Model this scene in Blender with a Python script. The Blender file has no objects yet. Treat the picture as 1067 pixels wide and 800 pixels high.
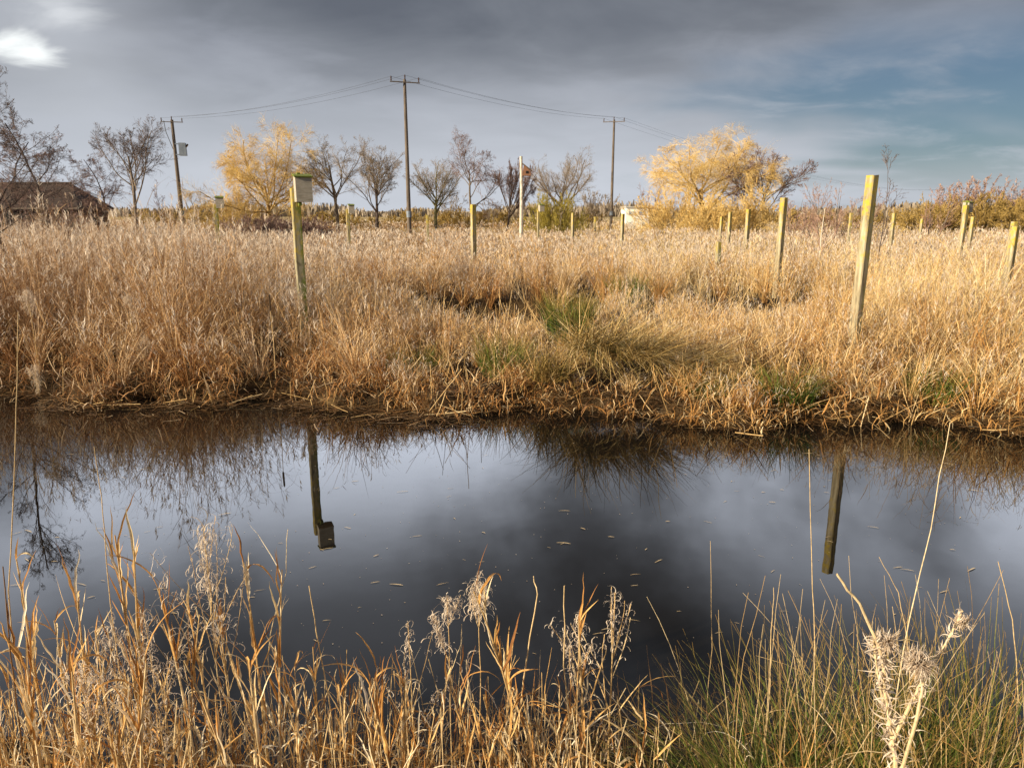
import bpy, math, random
import numpy as np
from mathutils import Vector, noise as mnoise
R=math.radians
rng=np.random.default_rng(11); random.seed(5)
SC=bpy.context.scene; COL=SC.collection
# ------------------------------------------------------------------ camera geometry
F=745.0; PITCH=math.atan(180/F); HC=2.3
cp,sp=math.cos(PITCH),math.sin(PITCH)
def P(px,py,D):
    u=(400-py)/F; ry=cp+sp*u; rz=-sp+cp*u
    return Vector(((px-533.5)/F/ry*D, D, HC+rz/ry*D))
def PX(px,D,z=0.5):                       # world x of photo column px for a point at depth D, height z
    r=(z-HC)/D; u=(sp+r*cp)/(cp-r*sp); return (px-533.5)/F/(cp+sp*u)*D
# ------------------------------------------------------------------ object helpers
def tag(o,label=None,cat=None,group=None,kind=None):
    if label:o['label']=label
    if cat:o['category']=cat
    if group:o['group']=group
    if kind:o['kind']=kind
    return o
def empty(name,loc,rz=0):
    o=bpy.data.objects.new(name,None); COL.objects.link(o); o.location=loc; o.rotation_euler=(0,0,rz); o.empty_display_size=.2
    return o
def link(name,me,parent=None,loc=None):
    o=bpy.data.objects.new(name,me); COL.objects.link(o)
    if parent is not None:o.parent=parent
    if loc is not None:o.location=loc
    return o
def copy_tree(o,parent=None):
    c=o.copy(); COL.objects.link(c); c.parent=parent
    for ch in list(o.children): copy_tree(ch,c)
    return c
class MB:
    """collects quads/tris with per-vertex attribute 'rnd' and 't' and a material slot index"""
    def __init__(s): s.v=[];s.f=[];s.a=[];s.t=[];s.m=[];s.n=0
    def add(s,v,f,rnd,t,mi=0):
        v=np.asarray(v,float).reshape(-1,3); f=np.asarray(f,int).reshape(-1,4)
        s.v.append(v); s.f.append(f+s.n); s.n+=len(v)
        s.a.append(np.broadcast_to(np.asarray(rnd,float),(len(v),)) if np.ndim(rnd)==0 else rnd)
        s.t.append(np.broadcast_to(np.asarray(t,float),(len(v),)) if np.ndim(t)==0 else t)
        s.m.append(np.full(len(f),mi))
    def ribbons(s,path,width,rnd,mi=0,side=None,fold=0):
        """path N,K1,3 ; width N,K1 ; rnd N"""
        N,K1,_=path.shape
        if side is None:
            a=rng.uniform(0,math.pi,N); side=np.stack([np.cos(a),np.sin(a),np.zeros(N)],1)
        S=side[:,None,:]*width[...,None]*.5
        t=np.linspace(0,1,K1)
        if not fold:
            V=np.stack([path-S,path+S],2).reshape(-1,3)
            b=(np.arange(N)[:,None]*K1*2+np.arange(K1-1)[None]*2)
            Fq=np.stack([b,b+1,b+3,b+2],-1).reshape(-1,4)
            s.add(V,Fq,np.repeat(rnd,K1*2),np.tile(np.repeat(t,2),N),mi)
        else:
            T=np.gradient(path,axis=1); nrm=np.cross(T,S); ln=np.linalg.norm(nrm,axis=2,keepdims=True)+1e-9
            up=nrm/ln*width[...,None]*fold
            V=np.stack([path-S+up,path,path+S+up],2).reshape(-1,3)
            b=(np.arange(N)[:,None]*K1*3+np.arange(K1-1)[None]*3)
            Fq=np.concatenate([np.stack([b,b+1,b+4,b+3],-1).reshape(-1,4),np.stack([b+1,b+2,b+5,b+4],-1).reshape(-1,4)])
            s.add(V,Fq,np.repeat(rnd,K1*3),np.tile(np.repeat(t,3),N),mi)
    def tubes(s,path,rad,rnd,sides=3,mi=0,cap=False):
        N,K1,_=path.shape
        T=np.gradient(path,axis=1); T/=np.linalg.norm(T,axis=2,keepdims=True)+1e-9
        ref=np.where(np.abs(T[:,:1,2:3])<.8,np.array([[[0,0,1.]]]),np.array([[[1.,0,0]]]))
        A=np.cross(T,np.broadcast_to(ref,T.shape)); A/=np.linalg.norm(A,axis=2,keepdims=True)+1e-9
        B=np.cross(T,A)
        ph=np.arange(sides)*2*math.pi/sides
        V=path[:,:,None,:]+rad[:,:,None,None]*(A[:,:,None,:]*np.cos(ph)[None,None,:,None]+B[:,:,None,:]*np.sin(ph)[None,None,:,None])
        b=(np.arange(N)[:,None,None]*K1*sides+np.arange(K1-1)[None,:,None]*sides)
        j=np.arange(sides)[None,None]; j2=(j+1)%sides
        Fq=np.stack([b+j,b+j2,b+j2+sides,b+j+sides],-1).reshape(-1,4)
        s.add(V.reshape(-1,3),Fq,np.repeat(rnd,K1*sides),np.tile(np.repeat(np.linspace(0,1,K1),sides),N),mi)
    def box(s,c,d,rnd=.5,mi=0,rz=0,tilt=0,taper=1):
        x,y,z=d[0]/2,d[1]/2,d[2]/2
        V=np.array([(-x,-y,-z),(x,-y,-z),(x,y,-z),(-x,y,-z),(-x*taper,-y*taper,z),(x*taper,-y*taper,z),(x*taper,y*taper,z),(-x*taper,y*taper,z)])
        if tilt: ca,sa=math.cos(tilt),math.sin(tilt); V=V@np.array([[1,0,0],[0,ca,sa],[0,-sa,ca]])
        ca,sa=math.cos(rz),math.sin(rz); V=V@np.array([[ca,sa,0],[-sa,ca,0],[0,0,1]])
        s.add(V+np.array(c),[(3,2,1,0),(4,5,6,7),(0,1,5,4),(1,2,6,5),(2,3,7,6),(3,0,4,7)],rnd,.5,mi)
    def mesh(s,name,mats,smooth=False):
        V=np.concatenate(s.v);Q=np.concatenate(s.f);A=np.concatenate(s.a);T=np.concatenate(s.t);M=np.concatenate(s.m)
        me=bpy.data.meshes.new(name); me.vertices.add(len(V)); me.vertices.foreach_set('co',V.astype(np.float32).ravel())
        me.loops.add(len(Q)*4); me.loops.foreach_set('vertex_index',Q.astype(np.int32).ravel())
        me.polygons.add(len(Q)); me.polygons.foreach_set('loop_start',np.arange(0,len(Q)*4,4,dtype=np.int32))
        me.polygons.foreach_set('loop_total',np.full(len(Q),4,dtype=np.int32))
        for m in (mats if isinstance(mats,(list,tuple)) else [mats]): me.materials.append(m)
        me.polygons.foreach_set('material_index',M.astype(np.int32))
        me.polygons.foreach_set('use_smooth',np.full(len(Q),bool(smooth)))
        me.update(calc_edges=True)
        for n,d in(('rnd',A),('t',T)):
            at=me.attributes.new(n,'FLOAT','POINT'); at.data.foreach_set('value',d.astype(np.float32))
        return me
    def build(s,name,mats,parent=None,loc=None,smooth=False): return link(name,s.mesh(name,mats,smooth),parent,loc)
def arcs(base,az,L,th0,th1,K,wob=0.0):
    """curved paths: angle from vertical runs th0 -> th0+th1"""
    N=len(base); d=np.stack([np.cos(az),np.sin(az),np.zeros(N)],1); p=np.zeros((N,K+1,3)); p[:,0]=base
    sv=np.stack([-np.sin(az),np.cos(az),np.zeros(N)],1)
    for k in range(K):
        th=th0+th1*(k+.5)/K
        st=d*np.sin(th)[:,None]; st[:,2]+=np.cos(th)
        if wob: st=st+sv*(rng.normal(0,wob,N))[:,None]
        p[:,k+1]=p[:,k]+st*(L/K)[:,None]
    return p
# ------------------------------------------------------------------ materials
def newmat(name):
    m=bpy.data.materials.new(name); m.use_nodes=True; nt=m.node_tree; nt.nodes.clear()
    return m,nt,nt.nodes.new('ShaderNodeOutputMaterial')
def ramp(nt,stops):
    r=nt.nodes.new('ShaderNodeValToRGB'); e=r.color_ramp.elements
    while len(e)<len(stops): e.new(.5)
    for i,(p,c) in enumerate(stops): e[i].position=p; e[i].color=(*c,1)
    return r
def plantmat(name,stops,transl=.25,rough=.6,tipmix=None,spec=.25,zone=None):
    m,nt,out=newmat(name); N=nt.nodes; Lk=nt.links.new
    at=N.new('ShaderNodeAttribute'); at.attribute_name='rnd'
    r=ramp(nt,stops); Lk(at.outputs['Fac'],r.inputs[0]); col=r.outputs[0]
    tc=N.new('ShaderNodeTexCoord')
    if zone:                        # slow drift of stand colour over the marsh
        geo=N.new('ShaderNodeNewGeometry'); nz=N.new('ShaderNodeTexNoise'); nz.inputs['Scale'].default_value=.35; nz.inputs['Detail'].default_value=3
        Lk(geo.outputs['Position'],nz.inputs['Vector'])
        rr=ramp(nt,[(.38,(0,0,0)),(.62,(1,1,1))]); Lk(nz.outputs[0],rr.inputs[0])
        mx=N.new('ShaderNodeMix'); mx.data_type='RGBA'; mx.blend_type='MULTIPLY'; mx.inputs[7].default_value=(*zone,1)
        Lk(rr.outputs[0],mx.inputs[0]); Lk(col,mx.inputs[6]); col=mx.outputs[2]
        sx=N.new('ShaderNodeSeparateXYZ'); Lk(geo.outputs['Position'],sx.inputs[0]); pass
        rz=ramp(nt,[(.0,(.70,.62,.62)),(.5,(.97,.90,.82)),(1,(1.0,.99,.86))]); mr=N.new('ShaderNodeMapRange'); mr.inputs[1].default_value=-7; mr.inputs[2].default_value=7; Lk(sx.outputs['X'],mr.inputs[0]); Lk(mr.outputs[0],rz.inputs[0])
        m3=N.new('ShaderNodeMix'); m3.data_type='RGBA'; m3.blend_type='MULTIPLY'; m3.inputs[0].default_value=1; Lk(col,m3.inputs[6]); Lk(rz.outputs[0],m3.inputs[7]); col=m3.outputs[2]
    if tipmix:
        a2=N.new('ShaderNodeAttribute'); a2.attribute_name='t'
        mx=N.new('ShaderNodeMix'); mx.data_type='RGBA'; mx.inputs[7].default_value=(*tipmix,1)
        pw=N.new('ShaderNodeMath'); pw.operation='POWER'; pw.inputs[1].default_value=4.5; Lk(a2.outputs['Fac'],pw.inputs[0])
        Lk(pw.outputs[0],mx.inputs[0]); Lk(col,mx.inputs[6]); col=mx.outputs[2]
    n2=N.new('ShaderNodeTexNoise'); n2.inputs['Scale'].default_value=60; n2.inputs['Detail'].default_value=2; Lk(tc.outputs['Object'],n2.inputs['Vector'])
    r2=ramp(nt,[(.3,(.72,.68,.62)),(.7,(1.15,1.12,1.08))]); Lk(n2.outputs[0],r2.inputs[0])
    mm=N.new('ShaderNodeMix'); mm.data_type='RGBA'; mm.blend_type='MULTIPLY'; mm.inputs[0].default_value=1; Lk(col,mm.inputs[6]); Lk(r2.outputs[0],mm.inputs[7]); col=mm.outputs[2]
    b=N.new('ShaderNodeBsdfPrincipled'); b.inputs['Roughness'].default_value=rough; b.inputs['Specular IOR Level'].default_value=spec
    Lk(col,b.inputs['Base Color'])
    if transl:
        tr=N.new('ShaderNodeBsdfTranslucent'); Lk(col,tr.inputs['Color']); mx=N.new('ShaderNodeMixShader'); mx.inputs[0].default_value=transl
        Lk(b.outputs[0],mx.inputs[1]); Lk(tr.outputs[0],mx.inputs[2]); Lk(mx.outputs[0],out.inputs[0])
    else: Lk(b.outputs[0],out.inputs[0])
    return m
def surfmat(name,stops,scale=8,rough=.85,bump=.3,stretch=(1,1,1),second=None,dist=.01):
    m,nt,out=newmat(name); N=nt.nodes; Lk=nt.links.new
    tc=N.new('ShaderNodeTexCoord'); mp=N.new('ShaderNodeMapping'); mp.inputs['Scale'].default_value=stretch; Lk(tc.outputs['Object'],mp.inputs[0])
    nz=N.new('ShaderNodeTexNoise'); nz.inputs['Scale'].default_value=scale; nz.inputs['Detail'].default_value=6; nz.inputs['Roughness'].default_value=.65; Lk(mp.outputs[0],nz.inputs['Vector'])
    r=ramp(nt,stops); Lk(nz.outputs[0],r.inputs[0]); col=r.outputs[0]
    if second:                      # (colour, scale, lo, hi) a patchy overlay such as lichen
        n2=N.new('ShaderNodeTexNoise'); n2.inputs['Scale'].default_value=second[1]; n2.inputs['Detail'].default_value=4; Lk(tc.outputs['Object'],n2.inputs['Vector'])
        r2=ramp(nt,[(second[2],(0,0,0)),(second[3],(1,1,1))]); Lk(n2.outputs[0],r2.inputs[0])
        mx=N.new('ShaderNodeMix'); mx.data_type='RGBA'; mx.inputs[7].default_value=(*second[0],1); Lk(r2.outputs[0],mx.inputs[0]); Lk(col,mx.inputs[6]); col=mx.outputs[2]
    b=N.new('ShaderNodeBsdfPrincipled'); b.inputs['Roughness'].default_value=rough; b.inputs['Specular IOR Level'].default_value=.25; Lk(col,b.inputs['Base Color'])
    bp=N.new('ShaderNodeBump'); bp.inputs['Strength'].default_value=bump; bp.inputs['Distance'].default_value=dist; Lk(nz.outputs[0],bp.inputs['Height']); Lk(bp.outputs[0],b.inputs['Normal'])
    Lk(b.outputs[0],out.inputs[0]); return m
M={}
M['reed']=plantmat('dry_reed_stem',[(0,(.13,.07,.035)),(.25,(.40,.24,.10)),(.5,(.70,.51,.26)),(.75,(.81,.66,.40)),(1,(.88,.79,.58))],.12,zone=(.90,.84,.80))
M['reedleaf']=plantmat('dry_reed_leaf',[(0,(.14,.07,.03)),(.25,(.48,.26,.09)),(.5,(.74,.53,.26)),(.75,(.84,.70,.44)),(1,(.90,.82,.64))],.15,zone=(.92,.86,.82))
M['plume']=plantmat('reed_plume',[(0,(.52,.38,.27)),(.5,(.78,.66,.54)),(1,(.92,.86,.78))],.35,.9)
M['litter']=plantmat('wet_litter',[(0,(.05,.03,.015)),(.5,(.16,.085,.035)),(.8,(.30,.17,.07)),(1,(.6,.46,.3))],.1)
M['straw']=plantmat('pale_straw',[(0,(.42,.27,.11)),(.5,(.66,.46,.22)),(1,(.80,.66,.42))],.15)
M['ochre']=plantmat('ochre_leaf',[(0,(.30,.13,.04)),(.3,(.60,.31,.09)),(.55,(.76,.48,.18)),(.78,(.85,.68,.40)),(1,(.9,.82,.66))],.22)
M['fluff']=plantmat('seed_fluff',[(0,(.5,.38,.27)),(.5,(.72,.60,.48)),(1,(.86,.78,.68))],.3,.9)
M['rush']=plantmat('rush_blade',[(0,(.025,.06,.010)),(.35,(.065,.14,.018)),(.66,(.15,.26,.04)),(.84,(.42,.29,.09)),(1,(.72,.54,.28))],.3,tipmix=(.42,.26,.08))
M['tanrush']=plantmat('bleached_tussock_blade',[(0,(.07,.08,.02)),(.3,(.28,.19,.06)),(.6,(.58,.40,.15)),(1,(.84,.68,.38))],.15)
M['bank']=surfmat('bank_mud',[(.3,(.035,.022,.012)),(.6,(.12,.075,.035)),(.8,(.26,.17,.08))],2.5,.9,.5,dist=.05)
def barkm(n,a,b,lichen=None): return surfmat(n,[(.35,a),(.65,b)],5,.9,.3,second=lichen)
M['bark_grey']=barkm('grey_bark',(.10,.08,.065),(.24,.19,.15))
M['bark_dark']=barkm('dark_bark',(.045,.032,.03),(.12,.09,.075))
M['bark_green']=barkm('green_bark',(.09,.085,.03),(.24,.21,.10))
M['bark_willow']=barkm('willow_bark',(.26,.17,.07),(.56,.38,.17))
M['bark_pale']=barkm('pale_bark',(.4,.34,.27),(.75,.68,.58))
def twigm(n,a,b,c): return plantmat(n,[(0,a),(.5,b),(1,c)],.12,.8)
M['tw_dark']=twigm('dark_twigs',(.08,.06,.055),(.15,.11,.10),(.25,.18,.15))
M['tw_grey']=twigm('grey_twigs',(.22,.17,.13),(.32,.26,.20),(.44,.37,.30))
M['tw_purple']=twigm('purple_twigs',(.15,.09,.09),(.26,.17,.16),(.38,.27,.22))
M['tw_pink']=twigm('pinkish_twigs',(.32,.18,.15),(.46,.30,.24),(.58,.42,.34))
M['tw_gold']=twigm('golden_willow_twigs',(.62,.40,.12),(.84,.60,.22),(.90,.74,.38))
M['tw_olive']=twigm('olive_twigs',(.20,.17,.03),(.42,.34,.06),(.55,.46,.12))
M['tw_ochre']=twigm('ochre_twigs',(.26,.18,.05),(.42,.29,.09),(.55,.40,.15))
M['postwood']=surfmat('post_wood',[(.3,(.24,.19,.12)),(.55,(.42,.36,.25)),(.75,(.56,.50,.38))],7,.85,.4,(3,3,.35),((.42,.33,.04),5,.44,.62))
M['postgreen']=surfmat('algae_post_wood',[(.3,(.24,.20,.12)),(.55,(.42,.36,.22)),(.75,(.52,.46,.32))],7,.85,.4,(3,3,.35),((.22,.24,.03),4,.4,.56))
def postmat(name,woodc,li,al,axis):
    m=surfmat(name,woodc,7,.85,.5,(3,3,.35)); nt=m.node_tree; N=nt.nodes; Lk=nt.links.new
    b=[n for n in N if n.type=='BSDF_PRINCIPLED'][0]; col=b.inputs['Base Color'].links[0].from_socket
    tc=N.new('ShaderNodeTexCoord'); sx=N.new('ShaderNodeSeparateXYZ'); Lk(tc.outputs['Object'],sx.inputs[0])
    at=N.new('ShaderNodeAttribute'); at.attribute_name='t'
    def mul(a,k,c):
        n=N.new('ShaderNodeMath'); n.operation='MULTIPLY_ADD'; Lk(a,n.inputs[0]); n.inputs[1].default_value=k
        if isinstance(c,float): n.inputs[2].default_value=c
        else: Lk(c,n.inputs[2])
        return n.outputs[0]
    for colr,src,k,lo,hi,sc in ((al,sx.outputs[axis],3.2,.50,.66,6),(li,at.outputs['Fac'],.42,.80,.98,11)):
        n2=N.new('ShaderNodeTexNoise'); n2.inputs['Scale'].default_value=sc; n2.inputs['Detail'].default_value=5; n2.inputs['Roughness'].default_value=.7; Lk(tc.outputs['Object'],n2.inputs['Vector'])
        r=ramp(nt,[(lo,(0,0,0)),(hi,(1,1,1))]); Lk(mul(src,k,n2.outputs[0]),r.inputs[0])
        mx=N.new('ShaderNodeMix'); mx.data_type='RGBA'; mx.inputs[7].default_value=(*colr,1); Lk(r.outputs[0],mx.inputs[0]); Lk(col,mx.inputs[6]); col=mx.outputs[2]
    Lk(col,b.inputs['Base Color']); return m
M['postwood']=postmat('post_wood',[(.32,(.13,.10,.06)),(.5,(.36,.30,.19)),(.7,(.54,.47,.33))],(.50,.37,.05),(.30,.27,.09),0)
M['postgreen']=postmat('algae_post_wood',[(.32,(.12,.10,.06)),(.5,(.32,.28,.18)),(.7,(.46,.41,.29))],(.46,.34,.05),(.15,.19,.03),0)
M['lichen']=surfmat('lichen_cap',[(.3,(.26,.20,.03)),(.6,(.50,.38,.05)),(.8,(.5,.46,.3))],14,.95,.6)
M['moss']=surfmat('green_roof_moss',[(.3,(.08,.10,.015)),(.7,(.24,.27,.05))],16,.95,.6)
M['boxwood']=surfmat('nest_box_wood',[(.3,(.30,.26,.20)),(.7,(.50,.45,.37))],9,.85,.3,(1,1,6))
M['orangewood']=surfmat('brown_box_wood',[(.3,(.17,.085,.05)),(.7,(.28,.14,.08))],5,.8,.2)
M['black']=surfmat('dark_hole',[(.3,(.01,.01,.01)),(.7,(.02,.02,.02))],5,.9,0)
M['pole']=surfmat('creosoted_pole',[(.3,(.07,.055,.045)),(.7,(.20,.16,.13))],4,.85,.2,(4,4,.4))
M['metal']=surfmat('grey_steel',[(.3,(.16,.19,.24)),(.7,(.26,.30,.36))],4,.5,.05)
M['insul']=surfmat('insulator_glaze',[(.3,(.05,.03,.03)),(.7,(.08,.05,.04))],4,.3,0)
M['wire']=surfmat('wire',[(.3,(.04,.04,.045)),(.7,(.06,.06,.065))],4,.6,0)
M['barnwall']=surfmat('barn_boards',[(.3,(.03,.021,.016)),(.7,(.075,.052,.038))],3,.9,.4,(8,8,.5))
M['barnroof']=surfmat('barn_roof_tiles',[(.3,(.025,.018,.016)),(.7,(.065,.046,.040))],2.5,.9,.5,(1,6,6))
M['white']=surfmat('white_cladding',[(.3,(.7,.68,.62)),(.7,(.82,.80,.74))],3,.6,.1)
M['shedroof']=surfmat('shed_roof',[(.3,(.35,.34,.32)),(.7,(.5,.48,.45))],3,.8,.1)
# water
m,nt,out=newmat('pond_water'); N=nt.nodes; Lk=nt.links.new
b=N.new('ShaderNodeBsdfPrincipled'); b.inputs['Base Color'].default_value=(.007,.006,.005,1); b.inputs['Roughness'].default_value=.012; b.inputs['IOR'].default_value=1.46
geo=N.new('ShaderNodeNewGeometry')
nz=N.new('ShaderNodeTexNoise'); nz.inputs['Scale'].default_value=2.2; nz.inputs['Detail'].default_value=2; Lk(geo.outputs['Position'],nz.inputs['Vector'])
bp=N.new('ShaderNodeBump'); bp.inputs['Strength'].default_value=.06; bp.inputs['Distance'].default_value=.012; Lk(nz.outputs[0],bp.inputs['Height']); Lk(bp.outputs[0],b.inputs['Normal'])
Lk(b.outputs[0],out.inputs[0]); M['water']=m
# ground
m,nt,out=newmat('marsh_ground'); N=nt.nodes; Lk=nt.links.new
geo=N.new('ShaderNodeNewGeometry'); nz=N.new('ShaderNodeTexNoise'); nz.inputs['Scale'].default_value=1.6; nz.inputs['Detail'].default_value=8; nz.inputs['Roughness'].default_value=.7; Lk(geo.outputs['Position'],nz.inputs['Vector'])
r1=ramp(nt,[(.35,(.018,.012,.007)),(.55,(.05,.031,.015)),(.72,(.13,.085,.04))]); Lk(nz.outputs[0],r1.inputs[0])
r2=ramp(nt,[(.35,(.30,.20,.10)),(.6,(.42,.32,.14)),(.75,(.50,.38,.2))]); n2=N.new('ShaderNodeTexNoise'); n2.inputs['Scale'].default_value=.12; n2.inputs['Detail'].default_value=6; Lk(geo.outputs['Position'],n2.inputs['Vector']); Lk(n2.outputs[0],r2.inputs[0])
sx=N.new('ShaderNodeSeparateXYZ'); Lk(geo.outputs['Position'],sx.inputs[0]); mr=N.new('ShaderNodeMapRange'); mr.inputs[1].default_value=30; mr.inputs[2].default_value=60; Lk(sx.outputs['Y'],mr.inputs[0])
mx=N.new('ShaderNodeMix'); mx.data_type='RGBA'; Lk(mr.outputs[0],mx.inputs[0]); Lk(r1.outputs[0],mx.inputs[6]); Lk(r2.outputs[0],mx.inputs[7])
b=N.new('ShaderNodeBsdfPrincipled'); b.inputs['Roughness'].default_value=.95; b.inputs['Specular IOR Level'].default_value=.1; Lk(mx.outputs[2],b.inputs['Base Color'])
bp=N.new('ShaderNodeBump'); bp.inputs['Strength'].default_value=.8; bp.inputs['Distance'].default_value=.06; Lk(nz.outputs[0],bp.inputs['Height']); Lk(bp.outputs[0],b.inputs['Normal']); Lk(b.outputs[0],out.inputs[0]); M['ground']=m
# ------------------------------------------------------------------ terrain
def shore(x): return 8.35-.15*x*np.clip(1-np.abs(x)/40,0,1)+.22*np.sin(x*1.7+.5)+.13*np.sin(x*4.1+1)+.07*np.sin(x*9.3)
def nshore(x): return 2.45+.12*np.sin(x*1.9)+.06*np.sin(x*5)
def ss(a,b,x): t=np.clip((x-a)/(b-a),0,1); return t*t*(3-2*t)
def pools(x,y):
    p=np.exp(-(((x-.1)/1.3)**2+((y-13.3)/.8)**2))+1.3*np.exp(-(((x+.6)/2.0)**4+((y-15.2)/.8)**4))
    p+=np.exp(-(((x-1.9)/.9)**2+((y-12.4)/.5)**2))+np.exp(-(((x-5.1)/1.2)**2+((y-14.3)/.6)**2))
    return p
def lump(x,y,s=1.): return (np.sin(x*1.3*s+1.1*np.sin(y*.9*s))+np.sin(y*1.7*s+1.3*np.sin(x*1.1*s+2)))*.5
def height(x,y):
    f=y-shore(x); far=-.6+.78*ss(-.62,.02,f)+.17*ss(.25,1.8,f)+.05*lump(x,y)*ss(0,1,f)
    far=far-.75*np.clip(pools(x,y),0,1)*ss(.8,2.2,f)
    n=nshore(x)-y; near=-.6+.75*ss(-.9,.15,n)+.35*ss(.1,1.3,n)+.02*lump(x,y,3)
    return np.where(y>5.3,far,near)
def sheet(name,xs,ys,zf,mat,smooth=True):
    X,Y=np.meshgrid(xs,ys); Z=zf(X,Y); V=np.stack([X,Y,Z],-1).reshape(-1,3); w=len(xs)
    i=(np.arange(len(ys)-1)[:,None]*w+np.arange(w-1)[None]).ravel()
    b=MB(); b.add(V,np.stack([i,i+1,i+1+w,i+w],-1),.5,.5); return b.build(name,mat,smooth=smooth)
xs=np.unique(np.concatenate([np.linspace(-1800,-60,20),np.linspace(-60,-14,40),np.linspace(-14,14,200),np.linspace(14,60,40),np.linspace(60,1800,20)]))
ys=np.unique(np.concatenate([np.linspace(-300,-3,12),np.linspace(-3,20,230),np.linspace(20,80,60),np.linspace(80,3000,25)]))
tag(sheet('ground',xs,ys,height,M['ground']),kind='structure')
b=MB(); b.add([(-400,-.5,0),(400,-.5,0),(400,24,0),(-400,24,0)],[(0,1,2,3)],.5,.5); tag(b.build('water',M['water']),kind='structure')
# ------------------------------------------------------------------ reed marsh
def colpx(x,y): return 533.5+745*x/(y*1.0)            # rough photo column
def vegh(x,y):
    """height of the stand above ground"""
    c=colpx(x,y); f=y-shore(x)
    h=.84+.52*ss(340,170,c)*(1-.85*ss(12,34,y))-.02*ss(14,35,y)
    h=h*(.58+.42*ss(.0,1.2,f))
    ff=y-shore(x)
    mid=ss(370,440,c)*ss(880,820,c)*ss(15.0,14.3,y); h=h*(1-.46*mid)
    low=np.exp(-((c-600)/80)**2)*ss(13.8,12.2,y); h=h*(1-.5*low)
    low=np.exp(-((c-505)/75)**2)*ss(11.0,11.8,y)*ss(15.0,14.6,y); h=h*(1-.35*low)
    low=np.exp(-((c-795)/50)**2)*ss(10.6,11.4,y)*ss(14.6,14.0,y); h=h*(1-.4*low)
    h=h*(1-.13*ss(13,19,y))
    return h*(1+(.20*lump(x,y,1.9)+.15*lump(x+7,y-3,4.3))*(1-.45*ss(16,40,y)))
def tus(x,y): return np.exp(-(((x-1.35)/.95)**4+((y-8.75)/.62)**4))+np.exp(-(((x-.65)/.35)**2+((y-10.2)/.35)**2))
def scatter(n,y0,y1,wx=.86,pw=1.0):
    y=y0+(y1-y0)*rng.random(n)**pw; x=rng.uniform(-1,1,n)*(y*wx+1.0); return x,y
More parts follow.
